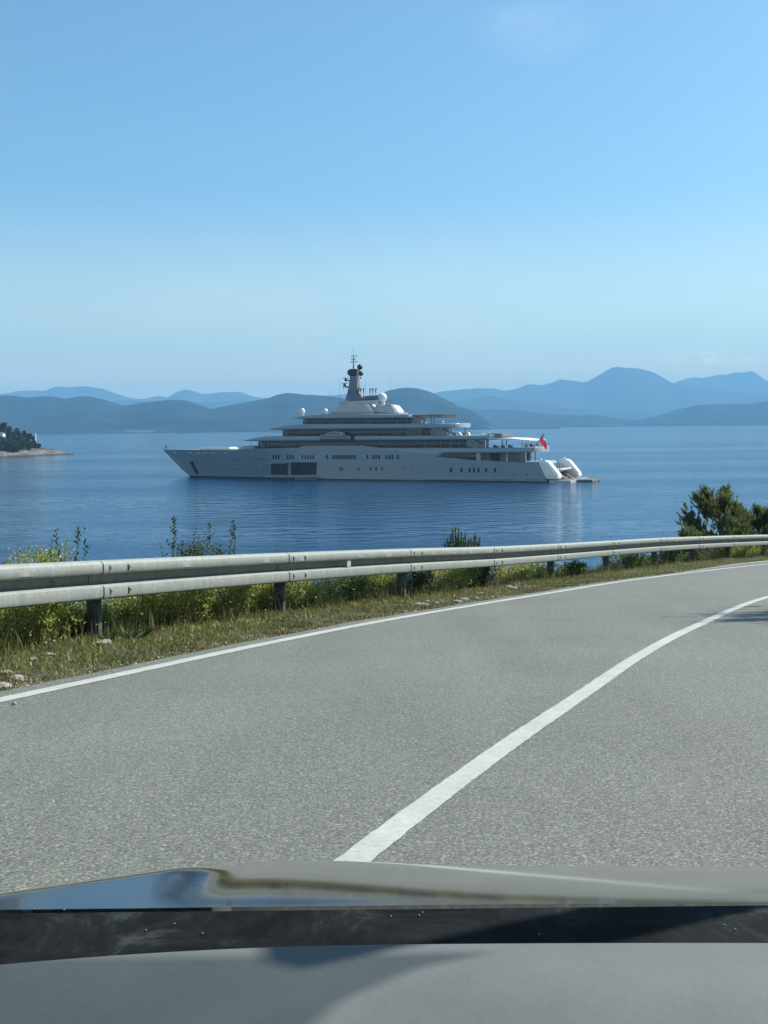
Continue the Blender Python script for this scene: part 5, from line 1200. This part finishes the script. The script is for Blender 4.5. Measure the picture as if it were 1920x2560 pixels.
def stone_label(i, u, t, s_):
    q = near_post(u); a = 'white' if s_ > .075 else ('flat pale' if i % 3 == 0 else ('small pale' if s_ < .045 else 'angular pale'))
    pl = 'at the asphalt border' if t < .22 else ('on the verge' if t < .6 else 'under the rail')
    if q is None:
        f = u/238; w = 'at the frame border' if f < .06 else 'near the frame border' if f < .16 else 'in the outer heap' if f < .3 else 'short of midway to' if f < .6 else 'close before'
        return f'{a} limestone {pl} {w}' + (' the nearest post' if f >= .3 else ' before the nearest post')
    f = (u-q[0])/(q[1]-q[0])
    w = f'right beside the {q[2]} post' if f < .1 else f'a step past the {q[2]} post' if f < .2 else f'well past the {q[2]} post' if f < .27 else f'a third from {q[2]} to {q[3]} post' if f < .38 else f'short of midway from {q[2]} to {q[3]} post' if f < .48 else f'past midway from {q[2]} to {q[3]} post' if f < .66 else f'two thirds from {q[2]} to {q[3]} post' if f < .76 else f'close before the {q[3]} post' if f < .88 else f'touching the {q[3]} post'
    return f'{a} limestone {pl}, {w}'
for i, (u, t, s_) in enumerate(stones):
    b_, kk = spot(u, t); bm = bmesh.new(); s_ *= .78; bmesh.ops.create_icosphere(bm, subdivisions=2, radius=s_)
    for vv in bm.verts: vv.co *= 1+.5*noise.noise(vv.co/s_*.8+Vector((i*3, 0, 0))); vv.co.z *= .55; vv.co.x *= 1.25
    me = bpy.data.meshes.new('stone'); bm.to_mesh(me); bm.free(); me.materials.append(M_lime)
    o = bpy.data.objects.new('stone', me); COL.objects.link(o); o.location = b_+Vector((0, 0, s_*.15)); o.rotation_euler = (0, 0, i*1.3)
    tag(o, stone_label(i, u, t, s_), 'stone', 'pale stones on the verge')
p_ = on_road(36, 1762); me = None
bm = bmesh.new(); bmesh.ops.create_icosphere(bm, subdivisions=2, radius=.016); me = bpy.data.meshes.new('pebble'); bm.to_mesh(me); bm.free(); me.materials.append(M_lime)
o = bpy.data.objects.new('pebble', me); COL.objects.link(o); o.location = p_+Vector((0, 0, .008)); tag(o, 'single white pebble lying on the asphalt beside the edge line', 'pebble')
# pale concrete gutter edge at the far bend
ga = min(range(len(EP)), key=lambda i: abs(EP[i].y-26.5)); gb_ = min(range(len(EP)), key=lambda i: abs(EP[i].y-50)); rows = []
for p, n in list(zip(EP, EN))[ga:gb_]:
    w_ = .32*min(1, (len(rows)+1)/50); q0 = p-n*.30; q1 = p-n*(.30+w_)
    z0 = road_z(q0.x, q0.y); h_ = .05*min(1, len(rows)/24); rows.append([(q0.x, q0.y, z0-.02), (q0.x, q0.y, z0-.01+h_), (q1.x, q1.y, z0-.01+h_), (q1.x, q1.y, z0-.1)])
M_conc = noisy('concrete_edge', (0.15, 0.15, 0.135), (0.25, 0.245, 0.22), scale=2, rough=.9, world=True, bump=.004, bscale=30)
tag(MB().grid(rows).build('kerb', M_conc), kind='structure')

# ================================================================== THE CAR THE PHOTO IS TAKEN FROM
car = empty('car', (0, 0, EYE), 0, 'dark car whose bonnet, windscreen base and grey dashboard fill the bottom of the view', 'car')
def metallic():
    m, t, p = nodes('bonnet_paint'); co = coords(t, world=False)
    n1 = N(t, 'ShaderNodeTexNoise', Scale=14.0, Detail=6.0, Roughness=.7); t.links.new(co, n1.inputs['Vector'])
    r = ramp(t, [(.35, (.018, .017, .015)), (.7, (.034, .032, .028))], n1.outputs['Fac']); t.links.new(r.outputs[0], p.inputs['Base Color'])
    p.inputs['Metallic'].default_value = .0; p.inputs['Roughness'].default_value = .10; p.inputs['Specular IOR Level'].default_value = .9
    p.inputs['Coat Weight'].default_value = 1.0; p.inputs['Coat Roughness'].default_value = .07; p.inputs['Coat IOR'].default_value = 1.6
    return m
M_bonnet = metallic()
def zh(x, y):
    d = y-.80
    zr = -.3510-.27*d-.16*d*d-(1.2*(y-1.35)**2 if y > 1.35 else 0)+.009*math.exp(-((x+.11)/.15)**2)*min(1, max(0, d*3))-.02*(x+.04)**2*min(1, .35+1.3*max(0, d))
    D = max(.02, .14+(x+.18)*.85) if x < -.18 else .14+(x+.18)*1.3
    e = max(0, d-D); zl = -.3510-.214*d-(1.9*min(e, .2)**2+.76*max(0, e-.2))
    q = min(1, max(0, (-x-.135)/.055)); q = q*q*(3-2*q)
    return zr*(1-q)+zl*q
rows = [[(-.80+1.72*i/172, .795+1.0*j/100, zh(-.80+1.72*i/172, .795+1.0*j/100)) for i in range(173)] for j in range(101)]
MB().grid(rows).build('bonnet', M_bonnet, car, smooth=True, fix=False)
def frit():
    m, t, p = nodes('cowl_plastic'); co = coords(t, world=False)
    n1 = N(t, 'ShaderNodeTexNoise', Scale=11.0, Detail=8.0, Roughness=.75, Distortion=.8); t.links.new(co, n1.inputs['Vector'])
    n2 = N(t, 'ShaderNodeTexNoise', Scale=60.0, Detail=4.0); t.links.new(co, n2.inputs['Vector'])
    r = ramp(t, [(.44, (.0015, .002, .003)), (.57, (.008, .010, .011)), (.74, (.050, .060, .062))], n1.outputs['Fac'])
    t.links.new(r.outputs[0], p.inputs['Base Color']); p.inputs['Roughness'].default_value = .8; p.inputs['Specular IOR Level'].default_value = .12
    return m
M_cowl = frit()
def ydash(x): return .676-(.38 if x < 0 else .06)*x*x
NX = 60
rows = [[(-.85+1.75*i/NX, a, b) for i in range(NX+1)] for a, b in ((.58, -.358), (.70, -.353), (.76, -.3505), (.790, -.3505), (.797, -.354), (.797, -.40))]
cowl = MB().grid(rows).build('cowl', M_cowl, car, smooth=False, fix=False)
M_spec = noisy('dust_speck', (.18, .18, .17), (.3, .3, .28), scale=20)
rg = np.random.default_rng(5)
for i, (u, v) in enumerate([(85, 2274), (160, 2277), (436, 2312), (365, 2328), (506, 2336), (977, 2293), (1048, 2291), (1056, 2284), (1348, 2339), (1810, 2315), (1838, 2326)]):
    d = ray(u, v); t_ = -.3505/d.z; MB().ball((d.x*t_, d.y*t_, -.3497), .0007, 6, 4).build('grit_speck', M_spec, cowl)
def dashm():
    m, t, p = nodes('dashboard_vinyl'); co = coords(t, world=False)
    n1 = N(t, 'ShaderNodeTexNoise', Scale=160.0, Detail=4.0); t.links.new(co, n1.inputs['Vector'])
    n2 = N(t, 'ShaderNodeTexNoise', Scale=9.0, Detail=4.0, Roughness=.6); t.links.new(co, n2.inputs['Vector'])
    r = ramp(t, [(.3, (.092, .106, .108)), (.7, (.128, .142, .142))], n2.outputs['Fac']); t.links.new(r.outputs[0], p.inputs['Base Color']); p.inputs['Roughness'].default_value = .75
    b = N(t, 'ShaderNodeBump', Strength=.5, Distance=.0006); t.links.new(n1.outputs['Fac'], b.inputs['Height']); t.links.new(b.outputs[0], p.inputs['Normal'])
    return m
M_dash = dashm()
rows = []
for i in range(91):
    x = -.80+1.65*i/90; ye = ydash(x); r_ = [(x, ye+.004, -.362), (x, ye+.005, -.328), (x, ye+.002, -.3235)]
    for j in range(1, 24):
        yy = ye-.02*j; sw = .010*math.exp(-((x-.20-.9*(.62-yy))/.16)**2)*min(1, j/3)   # soft raised pad towards the passenger
        r_.append((x, yy, -.3235-.0025*j*(.4+.02*j)+sw))
    rows.append(r_)
dash = MB().grid(rows).build('dashboard', M_dash, car, smooth=True, fix=False)
m = MB(); d0 = ray(-40, 2553); d1 = ray(212, 2556); t0_ = .585
m.box(d0.x*.585/d0.y, d1.x*.585/d1.y, .50, .586, -.345, -.324, .002).build('air_vent', M_cowl, dash)
# cabin shell: roof, pillars, doors; the windscreen is clear glass
M_trim = noisy('cabin_trim', (.10, .10, .095), (.16, .16, .15), scale=30, rough=.9)
mt_ = bpy.data.materials.new('dash_shade_tint'); mt_.use_nodes = True; tt_ = mt_.node_tree; tt_.nodes.clear(); tb2 = tt_.nodes.new('ShaderNodeBsdfTransparent'); tb2.inputs[0].default_value = (.40, .42, .42, 1); to2 = tt_.nodes.new('ShaderNodeOutputMaterial'); tt_.links.new(tb2.outputs[0], to2.inputs[0])
oc = [(-.84, .52), (.80, .52), (.83, .91), (.847, .958), (.87, .995), (.91, 1.025), (.96, 1.045), (-.84, 1.045)]
mesh_obj('dash_shade_band', [(x, y, .615) for x, y in oc], [tuple(range(len(oc)))], mt_, car)  # unseen half-clear sheet added overhead, outline cut to shade the dashboard
oc = [(-.84, -1.6), (.80, -1.6), (.80, .52), (-.84, .52)]
bmr = bmesh.new(); lo1 = [bmr.verts.new((x, y, .605)) for x, y in oc]; lo2 = [bmr.verts.new((x*.98, y*.98, .65)) for x, y in oc]
bmr.faces.new(lo1[::-1]); bmr.faces.new(lo2)
for i in range(len(oc)): bmr.faces.new((lo1[i], lo1[(i+1) % len(oc)], lo2[(i+1) % len(oc)], lo2[i]))
mr_ = bpy.data.meshes.new('roof'); bmr.to_mesh(mr_); bmr.free(); mr_.materials.append(M_trim); ro = bpy.data.objects.new('roof', mr_); COL.objects.link(ro); ro.parent = car
for s_ in (-.80, .80):
    MB().tube([(s_*1.06, 1.06, -.36), (s_*1.06, 1.06, .62)], .03, 8).build('windscreen_pillar', M_trim, car)
    MB().box(s_*1.09-.03, s_*1.09+.03, -1.5, .86, -1.0, -.33, .01).build('door', M_bonnet, car)
    MB().tube([(s_*1.06, -.35, -.36), (s_, -.38, .61)], .04, 8).build('door_pillar', M_trim, car)
mw = bpy.data.materials.new('windscreen_glass'); mw.use_nodes = True; tw = mw.node_tree; tw.nodes.clear(); tb_ = tw.nodes.new('ShaderNodeBsdfTransparent'); tb_.inputs[0].default_value = (1, 1, 1, 1); to_ = tw.nodes.new('ShaderNodeOutputMaterial'); tw.links.new(tb_.outputs[0], to_.inputs[0])
MB().grid([[(-.78+1.5*i/10, (.80+.25*j/6)-.05*((-.78+1.5*i/10))**2, -.35+.96*j/6) for i in range(11)] for j in range(7)]).build('windscreen', mw, car, smooth=True, fix=False)
# ------------------------------------------------------------------ haze
def haze_box(x0, x1, y0, y1, z0, z1):
    m = bpy.data.materials.new('haze_air'); m.use_nodes = True; t = m.node_tree; t.nodes.clear()
    v = t.nodes.new('ShaderNodeVolumePrincipled'); o = t.nodes.new('ShaderNodeOutputMaterial')
    v.inputs['Color'].default_value = (0.255, 0.585, 0.93, 1); v.inputs['Density'].default_value = HAZE
    v.inputs['Anisotropy'].default_value = 0.0
    t.links.new(v.outputs[0], o.inputs['Volume'])
    return tag(MB().box(x0, x1, y0, y1, z0, z1).build('haze', m), kind='stuff')
HAZE = 1.05e-4
haze_box(-15000, 15000, -800, 21600, -30, 800)
